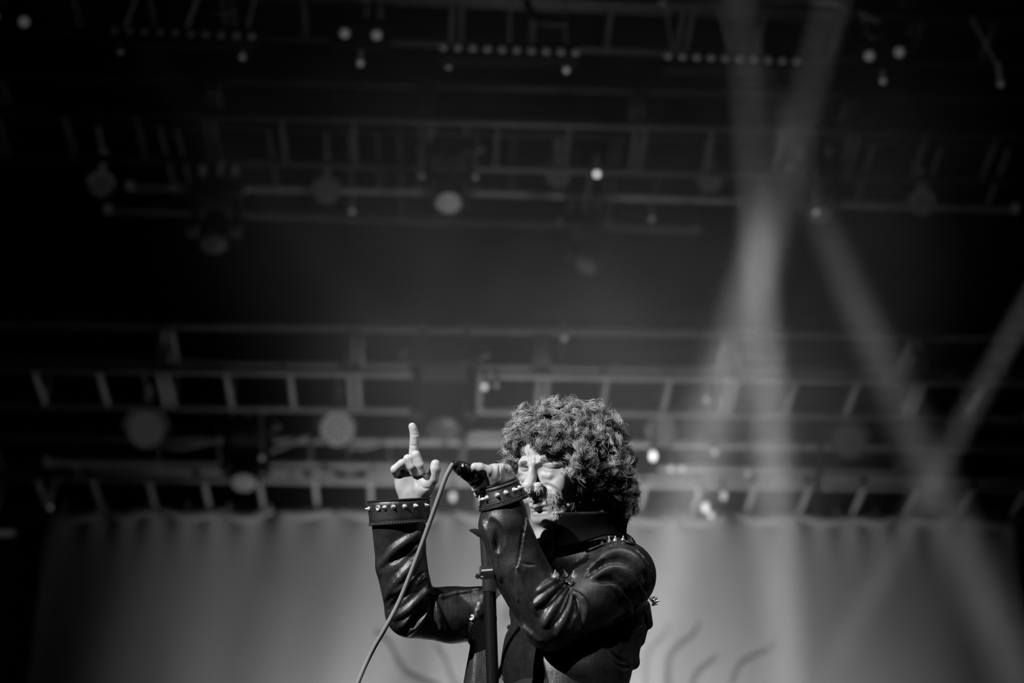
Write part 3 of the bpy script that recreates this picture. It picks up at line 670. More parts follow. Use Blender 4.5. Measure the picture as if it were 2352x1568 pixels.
# mouth
B.chain([H(-23, -64, 85), H(-8, -61, 95), H(0, -62, 96), H(8, -61, 95), H(23, -64, 85)], [3, 4.5, 4, 4.5, 3], 4)
B.chain([H(-19, -71, 87), H(0, -73, 97), H(19, -71, 87)], [4.5, 7, 4.5], 5)
B.chain([H(-25, -66, 88), H(-8, -66.5, 100), H(0, -66, 102), H(8, -66.5, 100), H(25, -66, 88)], [1.3, 1.6, 1.5, 1.6, 1.3], 1.5, 'sub')
# ears
for s in (-1, 1): hell((s * 76, -12, -8), (7, 30, 17), 5)
B.fold([(1250, 1074), (1262, 1077), (1276, 1076), (1290, 1071)], 2.6, 0.5, 2.5, 'sub'); B.fold([(1196, 1081), (1204, 1084), (1213, 1081)], 2.4, 0.5, 2.5, 'sub')
B.fold([(1248, 1067), (1264, 1066), (1282, 1065), (1294, 1067)], 1.8, 0.6, 4)
# folds of the face, drawn where the photograph shows them
B.fold([(1252, 1112), (1266, 1120), (1281, 1132), (1288, 1148)], 5.0, 0.55, 5, 'sub')
B.fold([(1304, 1088), (1312, 1106), (1311, 1126), (1305, 1144), (1300, 1156)], 5, 0.6, 6, 'sub')
B.fold([(1291, 1086), (1300, 1094), (1306, 1106)], 2.4, 0.5, 4, 'sub')
B.fold([(1294, 1079), (1303, 1082), (1313, 1088)], 1.8, 0.5, 3, 'sub'); B.fold([(1296, 1072), (1306, 1071), (1315, 1072)], 1.6, 0.5, 3, 'sub')
B.fold([(1214, 1040), (1215, 1052), (1217, 1060)], 3.0, 0.5, 3, 'sub'); B.fold([(1229, 1040), (1231, 1052), (1232, 1060)], 3.4, 0.5, 3, 'sub')
B.fold([(1203, 1042), (1208, 1052)], 2.6, 0.5, 3, 'sub')
hell((0, -84, 78), (22, 10, 13), 8)
B.fold([(1224, 1177), (1240, 1175), (1256, 1175)], 2.0, 0.6, 4, 'sub')
# neck and hidden core of the body, one skin all the way to both hands
NB = Lc(1345, 1262, -22)
B.cone(H(0, -58, -14), NB, 54, 60, 14); B.cone(H(-8, -86, 34), Lc(1266, 1295, 36), 36, 46, 16)
B.cone(NB, Lc(1310, 1400, 10), 58, 55, 20); B.cone(Lc(1310, 1400, 10), Lc(1300, 1650, 60), 55, 50, 20)
LSH, LEL, LWR = Lc(1428, 1318, 40), Lc(1262, 1428, 190), Lc(1154, 1132, 183)
RSH, REL, RWR = Lc(1150, 1395, -20), Lc(942, 1412, 60), Lc(951, 1150, 84)
for a_, b_, c_ in ((LSH, LEL, LWR), (RSH, REL, RWR)):
    B.cone(Lc(1310, 1380, 20), a_, 40, 34, 16); B.cone(a_, b_, 34, 28, 10); B.cone(b_, c_, 28, 25, 8)
# ---- his right hand (palm to the audience, index raised, thumb out)
w0 = 84
B.cone(RWR, Lc(950, 1128, 84), 25, 25, 8, sq=((1, 0, 0), 1.35))
B.cone(Lc(948, 1132, 84), Lc(956, 1062, 82), 22, 13, 8); B.cone(Lc(942, 1132, 84), Lc(936, 1066, 82), 21, 13, 8)
B.cone(Lc(934, 1128, 84), Lc(914, 1086, 84), 19, 12, 8); B.cone(Lc(946, 1130, 84), Lc(926, 1074, 83), 20, 12, 8)
B.ell(Lc(974, 1112, 92), (22, 27, 17), 9)
B.ell(Lc(924, 1110, 90), (16, 26, 14), 8)
B.chain([Lc(954, 1060, 84), Lc(951, 1040, 84), Lc(952.5, 1000, 86), Lc(949, 984, 86), Lc(947, 979, 86)], [13, 11.6, 10.6, 9.4, 8.8], 1.5, k0=6)
B.chain([Lc(951, 1058, 88), Lc(955, 1045, 114), Lc(965, 1068, 117), Lc(971, 1084, 113)], [12, 10.6, 9.6, 8.6], 2.2, k0=3)
B.chain([Lc(932, 1066, 88), Lc(937, 1054, 110), Lc(946, 1071, 112), Lc(949, 1084, 104)], [11.5, 10.6, 9.6, 8.6], 2.2, k0=3)
B.chain([Lc(912, 1092, 88), Lc(907, 1078, 104), Lc(923, 1064, 108), Lc(935, 1074, 103)], [11, 10, 9.4, 8], 2.2, k0=4)
B.chain([Lc(972, 1124, 94), Lc(993, 1100, 98), Lc(1000, 1076, 100), Lc(1000.5, 1066, 100)], [18, 13.5, 12.6, 11], 3, k0=9)
B.fold([(943, 997), (952, 999), (961, 997)], 1.8, 0.5, 1.5, 'sub', 6); B.fold([(943, 1022), (952, 1024), (962, 1022)], 1.8, 0.5, 1.5, 'sub', 6)
B.fold([(985, 1122), (972, 1120), (962, 1108), (958, 1096)], 2.4, 0.5, 2.5, 'sub')
# ---- his left hand round the microphone
MT, MHd = Lc(1046, 1067, 251), Lc(1170, 1141, 147)          # tail and head of the microphone
md = (MHd - MT) / np.linalg.norm(MHd - MT)
B.cone(LWR, Lc(1150, 1112, 195), 26, 27, 8, sq=((1, 0, 0), 1.15))
B.cone(Lc(1152, 1116, 195), Lc(1136, 1088, 213), 28, 23, 8)
B.cone(Lc(1150, 1110, 195), Lc(1158, 1086, 197), 24, 18, 8)
for (kx, ky, kw, r_) in ((1138, 1081, 221, 14), (1152, 1077, 211, 13), (1164, 1080, 201, 12.5), (1171, 1092, 189, 11)): B.ell(Lc(kx, ky, kw), (r_, r_, r_), 5)
# thumb lies along the top of the tail
B.chain([Lc(1134, 1100, 219), Lc(1120, 1082, 231), Lc(1102, 1074, 239), Lc(1091, 1072, 241)], [16, 13, 11, 9.6], 3, k0=8)
# fingers run over the far side and reappear below the handle
for (kx, ky, kw), (mx, my, mw), (tx, ty, tw) in (((1138, 1081, 215), (1110, 1086, 197), (1090, 1112, 148)), ((1152, 1077, 205), (1120, 1098, 181), (1092, 1122, 138)),
                                                ((1164, 1080, 195), (1130, 1110, 167), (1097, 1134, 124)), ((1171, 1092, 183), (1142, 1120, 157), (1108, 1143, 167))):
    B.chain([Lc(kx, ky, kw), Lc(mx, my, mw), Lc(tx, ty, tw)], [11.5, 10.5, 8.8], 1.2, k0=4)
B.fold([(1147, 1070), (1148, 1086), (1146, 1100)], 2.4, 0.5, 3, 'sub', 6); B.fold([(1160, 1070), (1163, 1084), (1162, 1098)], 2.4, 0.5, 3, 'sub', 6)
B.fold([(1118, 1092), (1112, 1084)], 2.4, 0.5, 3, 'sub', 6)
BV, BQ = B.mesh()
person = put('person', BV, BQ, M_SKIN, None); person.location = FOOT
tag(person, 'singer with big curly hair in studded leather jacket raising one finger', 'person')

# ------------------------------------------------------------------ leather jacket
J = Vol(Lc(836, 1680, -190), Lc(1530, 1120, 310), 2.4)
# torso, shoulders
J.cone(Lc(1335, 1270, -20), Lc(1420, 1318, 20), 62, 70, 20)
J.cone(Lc(1425, 1330, 26), Lc(1170, 1400, -30), 74, 62, 25)
J.ell(Lc(1325, 1400, 10), (152, 130, 112), 25)
J.ell(Lc(1300, 1520, 45), (152, 140, 105), 25); J.cone(Lc(1300, 1560, 60), Lc(1285, 1690, 90), 125, 130, 25)
J.ell(Lc(1415, 1450, -10), (62, 90, 70), 25); J.ell(Lc(1318, 1318, 52), (72, 62, 52), 22); J.cone(Lc(1395, 1264, -25), Lc(1426, 1259, -30), 42, 37, 14); J.cone(Lc(1290, 1290, 60), Lc(1400, 1262, 20), 34, 36, 18)
# his left sleeve (viewer's right)
J.cone(Lc(1428, 1320, 52), Lc(1350, 1372, 120), 78, 72, 14); J.cone(Lc(1350, 1372, 120), Lc(1266, 1426, 190), 72, 64, 14)
J.cone(Lc(1262, 1424, 192), Lc(1188, 1300, 192), 63, 61, 10); J.cone(Lc(1188, 1300, 192), Lc(1157, 1205, 192), 61, 54, 8); J.cone(Lc(1157, 1205, 192), Lc(1158, 1178, 190), 54, 50, 8)
J.cone(Lc(1186, 1206, 182), Lc(1226, 1316, 178), 26, 38, 6)
# his right sleeve (viewer's left)
J.cone(Lc(1160, 1405, -10), Lc(1040, 1412, 30), 62, 62, 14); J.cone(Lc(1040, 1412, 30), Lc(945, 1405, 60), 62, 58, 14)
J.cone(Lc(945, 1402, 62), Lc(922, 1300, 72), 58, 57, 10); J.cone(Lc(922, 1300, 72), Lc(916, 1206, 82), 46, 49, 8, sq=((1, 0, 0), 1.24))
# cuff mouths
J.cone(Lc(916, 1172, 82), Lc(914, 1110, 80), 30, 55, 3, 'sub'); J.cone(Lc(1157, 1150, 189), Lc(1150, 1110, 189), 30, 44, 3, 'sub')
# front opening, cut down to the shirt
def wedge(X, Y, Z):
    # inside between the two front edges, in front of the shirt
    yl = lambda y0, x0, y1, x1: (x0 - 1176) + (Y - (784 - y0)) * ((x1 - x0) / ((784 - y1) - (784 - y0)))
    left = yl(1330, 1118, 1568, 1056); right = yl(1330, 1205, 1568, 1262)
    d = np.maximum(left - X, X - right) * 0.95; d = np.maximum(d, Y - (784 - 1312)); return np.maximum(d, (30 - (Y + 620) * 0.28) - Z)
J.cone(Lc(1138, 1400, 6), Lc(1096, 1650, 46), 42, 46, 16)
J.half(Lc(1040, 1690, -60), Lc(1290, 1310, 275), wedge, 4, 'sub')
# put the sleeve back where the opening passes behind it
S2 = Vol(J.lo, J.lo + (J.n - 1) * J.h, J.h)
for a_, b_, ra, rb in ((Lc(1428, 1320, 52), Lc(1350, 1372, 120), 78, 72), (Lc(1350, 1372, 120), Lc(1266, 1426, 190), 72, 64), (Lc(1262, 1424, 192), Lc(1188, 1300, 192), 63, 61), (Lc(1188, 1300, 192), Lc(1157, 1205, 192), 61, 54), (Lc(1157, 1205, 192), Lc(1158, 1182, 190), 54, 50), (Lc(1186, 1206, 182), Lc(1226, 1316, 178), 26, 38)):
    S2.cone(a_, b_, ra, rb, 9)
n_ = tuple(min(a, b) for a, b in zip(J.F.shape, S2.F.shape)); sl_ = tuple(slice(0, q) for q in n_); J.F[sl_] = np.minimum(J.F[sl_], S2.F[sl_]); del S2
# folds, left sleeve: shoulder arcs
J.F0 = J.F.copy()
for pts, r in (([(1356, 1306), (1385, 1280), (1422, 1270), (1458, 1284), (1480, 1312)], 11), ([(1362, 1326), (1400, 1308), (1438, 1316), (1466, 1350), (1478, 1384)], 12), ([(1392, 1334), (1420, 1352), (1440, 1382), (1452, 1404)], 9)):
    J.fold(pts, r, 0.45, 12)
for pts, r in (([(1352, 1320), (1395, 1292), (1436, 1292), (1468, 1324), (1482, 1356)], 8), ([(1378, 1332), (1412, 1334), (1440, 1360), (1458, 1396)], 7)):
    J.fold(pts, r, 0.55, 9, 'sub')
# elbow crook
for pts, r in (([(1298, 1332), (1270, 1352), (1245, 1376), (1225, 1392)], 8), ([(1304, 1348), (1280, 1385), (1258, 1420), (1250, 1436)], 9), ([(1312, 1362), (1305, 1395), (1290, 1432), (1280, 1455)], 9),
               ([(1318, 1360), (1338, 1378), (1344, 1405), (1334, 1436), (1318, 1455)], 7), ([(1290, 1326), (1262, 1340), (1236, 1358)], 6)):
    J.fold(pts, r, 0.3, 7)
for pts, r in (([(1300, 1340), (1275, 1366), (1248, 1398)], 5), ([(1308, 1355), (1292, 1392), (1270, 1435)], 5.5), ([(1320, 1372), (1322, 1400), (1306, 1440)], 6)):
    J.fold(pts, r, 0.5, 5, 'sub')
# forearm seam, gusset edge and twist folds
J.fold([(1212, 1188), (1203, 1230), (1192, 1280), (1186, 1330), (1190, 1380)], 2.8, 0.35, 2, taper=False, m=40)
J.fold([(1208, 1178), (1200, 1235), (1188, 1300)], 3.5, 0.5, 3, 'sub')
J.fold([(1110, 1200), (1128, 1240), (1140, 1290), (1150, 1330)], 8, 0.4, 9); J.fold([(1126, 1196), (1144, 1222), (1142, 1262)], 8, 0.5, 9, 'sub')
J.fold([(1150, 1345), (1175, 1390), (1205, 1440), (1240, 1470)], 7, 0.4, 8); J.fold([(1188, 1318), (1205, 1360), (1232, 1410)], 6, 0.4, 8)
J.fold([(1198, 1292), (1214, 1296), (1232, 1296)], 2.6, 0.5, 2, 'sub')
# upper arm lower seam, armhole seam, yoke seam
J.fold([(1340, 1452), (1400, 1432), (1450, 1404), (1474, 1380)], 3.0, 0.3, 2.5, taper=False); J.fold([(1462, 1262), (1486, 1290), (1500, 1330), (1504, 1372)], 3.0, 0.3, 2.5, taper=False)
J.fold([(1285, 1272), (1320, 1262), (1355, 1246), (1390, 1234)], 3.0, 0.3, 2.5, taper=False)
# his right sleeve folds
for pts, r in (([(872, 1300), (905, 1265), (940, 1238), (962, 1222)], 10), ([(880, 1385), (905, 1345), (945, 1300), (966, 1270)], 10), ([(905, 1420), (940, 1398), (975, 1362), (988, 1350)], 8),
               ([(918, 1440), (950, 1418), (985, 1368)], 6), ([(935, 1458), (958, 1430), (985, 1380), (992, 1362)], 7), ([(996, 1380), (1004, 1410), (1018, 1440)], 7), ([(905, 1360), (940, 1340), (978, 1322)], 7)):
    J.fold(pts, r, 0.3, 8)
for pts, r in (([(900, 1290), (935, 1262), (962, 1246)], 7), ([(892, 1400), (930, 1362), (972, 1316)], 7), ([(948, 1440), (975, 1400), (990, 1366)], 6), ([(994, 1372), (992, 1405), (1006, 1440)], 6), ([(925, 1452), (945, 1425), (970, 1390)], 4)):
    J.fold(pts, r, 0.5, 6, 'sub')
J.fold([(1014, 1372), (1050, 1362), (1080, 1358), (1110, 1352)], 5, 0.3, 4, taper=False)
J.ell(Lc(1010, 1368, 78), (10, 10, 10), 6)
# front edge and lapel of the viewer's-left side
J.fold([(1118, 1335), (1102, 1390), (1082, 1440), (1064, 1490), (1058, 1568)], 6, 0.3, 4, taper=False)
# rucked tail at the back
for (a_, b_, ra, rb) in (((1478, 1392, -20), (1486, 1432, -20), 16, 14), ((1474, 1440, -10), (1470, 1470, -8), 15, 12), ((1446, 1486, 5), (1452, 1520, 10), 20, 18), ((1440, 1515, 20), (1428, 1545, 30), 24, 16), ((1410, 1500, 40), (1436, 1535, 40), 14, 10)):
    J.cone(Lc(*a_), Lc(*b_), ra, rb, 7)
for pts in ([(1405, 1498), (1425, 1516), (1440, 1520)], [(1412, 1520), (1430, 1532), (1446, 1532)], [(1460, 1400), (1474, 1430), (1470, 1458)]): J.fold(pts, 4.5, 0.5, 4, 'sub')
JV, JQ = J.mesh()
jacket = put('jacket', JV, JQ, M_LEATHER, person)
jacket['label'] = 'black leather jacket with metal spikes'

# standing collar: a curved sheet round the neck
def sheet(name, rows, thick, m, parent):
    R = np.array(rows); nr, nc, _ = R.shape; V = to_world(R.reshape(-1, 3)); i, j = np.meshgrid(np.arange(nr - 1), np.arange(nc - 1), indexing='ij'); a = (i * nc + j).ravel()
    o = mesh_np(name, V, np.stack([a, a + 1, a + nc + 1, a + nc], 1), m, parent, origin=tuple(FOOT)); s_ = o.modifiers.new('thickness', 'SOLIDIFY'); s_.thickness = thick * K; s_.offset = 0; return o
top = spline([Lc(1264, 1179, 92), Lc(1300, 1178, 98), Lc(1350, 1177, 84), Lc(1400, 1176, 50), Lc(1440, 1176, 0), Lc(1446, 1172, -50), Lc(1420, 1166, -92), Lc(1360, 1160, -110), Lc(1290, 1160, -90), Lc(1240, 1168, -50)], 48)
bot = spline([Lc(1277, 1260, 92), Lc(1305, 1254, 98), Lc(1350, 1242, 86), Lc(1400, 1228, 56), Lc(1438, 1238, 0), Lc(1436, 1238, -50), Lc(1424, 1212, -88), Lc(1360, 1206, -104), Lc(1290, 1210, -86), Lc(1236, 1222, -46)], 48)
rows = []
for u in np.linspace(0, 1, 14):
    r_ = top * (1 - u) + bot * u; c_ = np.array([Lc(1350, 1215, -10)[0], 0, -10]); v_ = r_ - c_; v_[:, 1] = 0; r_ = r_ - v_ * 0.06 * math.sin(math.pi * u) * (0.4 + u); rows.append(r_)
collar = sheet('collar', rows, 4.0, M_SUEDE, jacket); collar['label'] = 'matte black standing collar'
tubes_on('collar_piping', [top, np.array([r[0] for r in rows])], M_LEATHER_TRIM, jacket, 2.0)
# inner shirt collar tip at the throat
rows = [spline([Lc(1232, 1252, 78), Lc(1254, 1238, 86), Lc(1276, 1258, 84)], 8) * (1 - u) + spline([Lc(1240, 1292, 84), Lc(1262, 1290, 90), Lc(1282, 1284, 90)], 8) * u for u in np.linspace(0, 1, 5)]
shirt_collar = sheet('shirt_collar', rows, 1.6, M_DENIM, person)

# cuffs: each a hollow flared band with piping
def ring_pts(c, ax, ra, rb, side, n=40, up=None):
    ax = np.array(ax, float); ax /= np.linalg.norm(ax); u = np.array(side, float); u -= ax * (u @ ax); u /= np.linalg.norm(u); v = np.cross(ax, u)
    t = np.linspace(0, 2 * math.pi, n + 1); return np.array([np.array(c) + u * ra * math.cos(a) + v * rb * math.sin(a) for a in t])
def cuff(axis_a, axis_b, ra, rb, depth_ratio, side, name):
    a, b = np.array(axis_a), np.array(axis_b); ax = b - a; rows = [ring_pts(a + ax * u, ax, ra + (rb - ra) * u, (ra + (rb - ra) * u) * depth_ratio, side) for u in np.linspace(0, 1, 5)]
    sheet(name, rows, 4.0, M_LEATHER, jacket)
    return lambda u, ang, lift=0.0: (lambda rr: rr)(ring_pts(a + ax * u, ax, ra + (rb - ra) * u + lift, (ra + (rb - ra) * u) * depth_ratio + lift, side, 360)[int(round(math.degrees(ang))) % 360])
# viewer's left cuff: axis nearly upright, slightly leaning to the audience
CA0, CA1 = Lc(919, 1203, 84), Lc(916, 1146, 79)
cufR = cuff(CA0, CA1, 67, 69, 0.80, (1, 0.06, 0), 'cuff')
CB0, CB1 = Lc(1158, 1155, 189), Lc(1144, 1108, 189)
cufL = cuff(CB0, CB1, 54, 40, 0.92, (1, 0.30, 0), 'cuff')
for (f, us_, r_) in ((cufR, (0.02, 0.10, 0.96), 2.2), (cufL, (0.0, 0.16, 0.80, 0.97), 2.6)):
    for u in us_: tubes_on('cuff_piping', [np.array([f(u, math.radians(a), 2.0) for a in range(0, 361, 8)])], M_LEATHER_TRIM, jacket, r_)
# stitched bands on the viewer's right cuff
def dashes(f, u, a0, a1, n, r=0.8):
    bm = bmesh.new()
    for q in range(n):
        a = a0 + (a1 - a0) * q / n; b = a + (a1 - a0) / n * 0.55; P = to_world([f(u, math.radians(a % 360), 4.2), f(u, math.radians(b % 360), 4.2)]); b_tube(bm, [Vector(P[0]) - FOOT, Vector(P[1]) - FOOT], r * K, 5)
    o = obj_bm('stitching', bm, M_STITCH, jacket); o['kind'] = 'stuff'
dashes(cufL, 0.10, -170, 10, 36); dashes(cufL, 0.89, -170, 10, 36); dashes(cufR, 0.06, -170, 10, 36)

# spikes
_sp = {}
def spike(p, nrm, h=11, r=4.6, kind='cone'):
    p = np.array(p, float); nrm = np.array(nrm, float); nrm /= np.linalg.norm(nrm); key = (h, r, kind)
    if key not in _sp:
        bm = bmesh.new()
        if kind == 'cone': b_lathe(bm, [(-1.5 * K, r * 1.25 * K), (1 * K, r * 1.2 * K), (1.6 * K, r * K), (h * 0.8 * K, r * 0.35 * K), (h * K, r * 0.12 * K), (h * 1.02 * K, 0)], (0, 0, 0), (0, 0, 1), 12)
        else:
            b_lathe(bm, [(-1.0 * K, r * K), (2 * K, r * K), (2.6 * K, r * 0.8 * K), (2.2 * K, r * 0.5 * K), (0.5 * K, r * 0.42 * K), (0.5 * K, 0)], (0, 0, 0), (0, 0, 1), 16)
        me = bpy.data.meshes.new('spike'); bmesh.ops.recalc_face_normals(bm, faces=bm.faces); bm.to_mesh(me); bm.free()
        me.polygons.foreach_set('use_smooth', np.full(len(me.polygons), True)); me.materials.append(M_CHROME); _sp[key] = me
    o = bpy.data.objects.new('spike' if kind == 'cone' else 'eyelet', _sp[key]); link(o, jacket)
    wn = Vector(ROT @ nrm); o.location = Vector(to_world([p])[0]) - FOOT; o.rotation_euler = wn.to_track_quat('Z', 'Y').to_euler()
def cuff_spike(f, u, ang, c0, c1, **kw):
    p = f(u, math.radians(ang % 360), 2.0); c = np.array(c0) + (np.array(c1) - np.array(c0)) * u; spike(p, p - c, **kw)
def ang_for(f, u, px, lo=180, hi=360):
    best = None
    for a in range(lo, hi + 1):
        p = f(u, math.radians(a % 360), 6.0); x = 1176 + p[0] / (1 - p[2] / FPX)
        if p[2] > 0 and (best is None or abs(x - px) < best[0]): best = (abs(x - px), a)
    return best[1]
def front_range(f, u):             # which half of the ring faces the audience
    return (180, 360) if f(u, math.radians(270))[2] > f(u, math.radians(90))[2] else (0, 180)
fr = front_range(cufR, 0.62)
for px in (844, 881, 902, 930, 956, 981): cuff_spike(cufR, 0.68, ang_for(cufR, 0.68, px, *fr), CA0, CA1, h=10, r=4.8)
cuff_spike(cufR, 0.68, ang_for(cufR, 0.68, 866, *fr), CA0, CA1, r=7.0, kind='ring')
fr = front_range(cufL, 0.5)
for px in (1107, 1116, 1141, 1164, 1184, 1197): cuff_spike(cufL, 0.50, ang_for(cufL, 0.50, px, *fr), CB0, CB1, h=13, r=5.2)
def surf_spike(px, py, tilt=None, h=12, r=4.6):
    p = J.on(px, py)
    if p is None: return
    n = J.nrm(p) if tilt is None else np.array(tilt, float); spike(p, n, h, r)
# shoulder strap with its row of spikes
def strap(name, pts, wdt, lift=2.5):
    P = [J.on(x, y, lift) for x, y in spline(pts, 18)]; P = np.array([p for p in P if p is not None]); T = np.gradient(P, axis=0); N = np.array([J.nrm(p) for p in P]); Bn = np.cross(T, N); Bn /= np.linalg.norm(Bn, axis=1)[:, None]
    sheet(name, [P + Bn * wdt * s for s in np.linspace(-0.5, 0.5, 4)], 3.0, M_LEATHER_TRIM, jacket); return P
strap('shoulder_strap', [(1345, 1262), (1375, 1250), (1405, 1243), (1435, 1241), (1458, 1250)], 14)
for (px, py) in ((1366, 1252), (1381, 1248), (1398, 1243), (1413, 1242), (1431, 1242), (1448, 1243)): surf_spike(px, py, (0.05, 1, 0.35), 13, 4.8)
strap('chest_strap', [(1274, 1327), (1290, 1329), (1306, 1334), (1316, 1341)], 14, 3)
for (px, py) in ((1277, 1320), (1297, 1320), (1320, 1322)): surf_spike(px, py, (-0.15, 0.8, 0.6), 15, 6)
for (px, py, t_) in ((1496, 1376, (0.6, 0.5, 0.3)), (1501, 1378, (0.9, 0.6, 0.2)), (1504, 1382, (1, 0.3, 0.2)), (1500, 1386, (0.9, -0.1, 0.3))):
    p = J.on(min(px, 1500), py)
    if p is None: p = Lc(px, py, 10)
    spike(p, t_, 12, 4.5)
p = J.on(1084, 1418, 2); spike(p if p is not None else Lc(1084, 1418, 90), (-0.5, 0.3, 0.8), r=7, kind='ring', h=5)

# ------------------------------------------------------------------ shirt, undershirt, trousers, boots
def torso_vol(shrink, lo, hi, h=3.0, belly=False):
    S = Vol(lo, hi, h)
    if belly: S.cone(Lc(1165, 1390, 20), Lc(1132, 1650, 60), 26, 34, 12)
    S.ell(Lc(1315, 1400, 5), (140 - shrink, 125, 100 - shrink), 20); S.ell(Lc(1285, 1520, 45), (150 - shrink, 140, 100 - shrink), 25); S.cone(Lc(1285, 1560, 60), Lc(1280, 1690, 90), 120 - shrink, 122 - shrink, 25); S.cone(Lc(1180, 1400, 0), Lc(1300, 1420, 30), 60 - shrink, 70, 20)
    return S
S = torso_vol(8, Lc(1090, 1690, -90), Lc(1460, 1290, 200))
def left_of(X, Y, Z):
    x0 = (1170 - 1176) + (Y - (784 - 1385)) * ((1140 - 1170) / ((784 - 1568) - (784 - 1385))); return np.maximum(X - x0, 0 * Z + 20 - Z)
S.half(Lc(1085, 1692, 10), Lc(1300, 1285, 205), left_of, 3, 'sub')
for pts in ([(1200, 1420), (1208, 1480), (1214, 1560)],): S.fold(pts, 4, 0.4, 3)
S.fold([(1168, 1390), (1158, 1450), (1148, 1510), (1142, 1566)], 4, 0.3, 3, taper=False)
SV, SQ = S.mesh(); shirt = put('shirt', SV, SQ, M_DENIM, person); shirt['label'] = 'open black denim shirt'
for (px, py) in ((1168, 1439), (1157, 1558)):
    p = S.on(px, py, 1)
    if p is not None:
        bm = bmesh.new(); wp = Vector(to_world([p])[0]) - FOOT; b_lathe(bm, [(-1 * K, 5 * K), (2 * K, 5 * K), (2.5 * K, 3 * K), (2.0 * K, 0)], wp, Vector(ROT @ S.nrm(p)), 12); obj_bm('button', bm, M_BLACKMETAL, shirt, True)
T = torso_vol(16, Lc(1080, 1690, -90), Lc(1460, 1290, 200), belly=True)
T.fold([(1112, 1470), (1112, 1510), (1108, 1568)], 7, 0.3, 6)
TV, TQ = T.mesh(); tee = put('undershirt', TV, TQ, M_WHITE_TEE, person); tee['label'] = 'pale undershirt'
# legs
GV = Vector((0, 0, 1)); gl = np.array(ROT.T @ np.array(GV))           # world up in singer space
hip = Lc(1282, 1640, 85)
def down(p, m): return np.array(p) - gl * (m / K)
hw = to_world([hip])[0][2] - STAGE_Z
P0 = Vol(np.minimum(hip, down(hip, hw)) - 190, np.maximum(hip, down(hip, hw)) + 190, 7.0)
P0.cone(hip + gl * 30, down(hip, 0.12), 120, 125, 20)
feet = []
for s in (-1, 1):
    a_ = down(hip, 0.12) + np.array([s * 62, 0, 0]); kn = down(hip, 0.12 + (hw - 0.2) * 0.48) + np.array([s * 95, 0, 0]) + 25 * np.array([0, gl[2], -gl[1]]) * -1; an = down(hip, hw - 0.10) + np.array([s * 120, 0, 0])
    P0.cone(a_, kn, 82, 58, 16); P0.cone(kn, an, 56, 48, 12); feet.append(an)
PV, PQ = P0.mesh(); put('trousers', PV, PQ, M_TROUSER, person)
fw = np.cross(np.array([1.0, 0, 0]), gl)
if fw[2] < 0: fw = -fw
for an in feet:
    Bt = Vol(an - 190, an + 190, 5.0); an_b = down(an, 0.10 - 42 * K)
    Bt.cone(an + gl * 40, an_b, 46, 40, 6); Bt.cone(an_b - fw * 30, an_b + fw * 130, 40, 30, 10)
    fl = down(an, 0.10); Bt.half(an - 195, an + 195, lambda X, Y, Z: (X - fl[0]) * gl[0] + (Y - fl[1]) * gl[1] + (Z - fl[2]) * gl[2], 0, 'sub')
    v_, q_ = Bt.mesh(); put('boot', v_, q_, M_LEATHER_TRIM, person)

# ------------------------------------------------------------------ hair
ENV = [((1298, 1008, -10), (118, 90, 118)), ((1215, 985, 20), (52, 52, 55)), ((1190, 1022, 12), (38, 52, 45)), ((1176, 1052, 14), (26, 28, 32)),
       ((1370, 1010, 10), (70, 72, 85)), ((1392, 1075, 20), (68, 82, 72)), ((1412, 1125, 0), (56, 58, 66)), ((1428, 1160, -20), (38, 30, 48)), ((1275, 955, 0), (58, 40, 60)), ((1340, 960, 0), (60, 38, 60)),
       ((1288, 1004, 90), (70, 36, 40)), ((1336, 1050, 96), (38, 52, 42)), ((1240, 985, 70), (34, 30, 34))]
C0 = Vol(Lc(1120, 1215, -200), Lc(1500, 890, 190), 4.0)
for c, r in ENV: C0.ell(Lc(*c), np.array(r) - 2.0, 10)
EF = C0.F.copy()
# face stays clear
def face_clear(vol, k=6):
    vol.ell(H(-8, -34, 96), np.array([54, 72, 62]) * HS, k, 'sub', HM); vol.ell(H(-12, 34, 104), np.array([26, 30, 38]) * HS, k, 'sub', HM)
face_clear(C0)
HV, HQ = C0.mesh(iso=-17.0)
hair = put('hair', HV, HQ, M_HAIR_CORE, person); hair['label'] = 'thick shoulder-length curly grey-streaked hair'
def spread(pts, d):                # seats spread evenly over a surface
    pts = pts[RNG.permutation(len(pts))]; kept = np.zeros((0, 3))
    out = []
    cells = {}
    for p_ in pts:
        c_ = tuple(np.floor(p_ / d).astype(int)); ok = True
        for i_ in (-1, 0, 1):
            for j_ in (-1, 0, 1):
                for k_ in (-1, 0, 1):
                    for q_ in cells.get((c_[0] + i_, c_[1] + j_, c_[2] + k_), ()):
                        if (p_[0] - q_[0]) ** 2 + (p_[1] - q_[1]) ** 2 + (p_[2] - q_[2]) ** 2 < d * d: ok = False; break
                    if not ok: break
                if not ok: break
            if not ok: break
        if ok: cells.setdefault(c_, []).append(p_); out.append(p_)
    return np.array(out)
cen = Lc(1310, 1040, -10); NP = 18; locks = []
u = np.linspace(0, 1, NP)
def flow(p_):                      # neighbouring locks share a slowly turning direction
    x, y, z = p_ / 42.0
    return np.array([math.sin(1.7 * y + 0.6 * z) + 0.6 * math.sin(2.9 * x + 1.0), math.cos(1.9 * x + 0.8 * z + 2.0) - 0.75, math.sin(2.1 * y - 1.3 * x)])
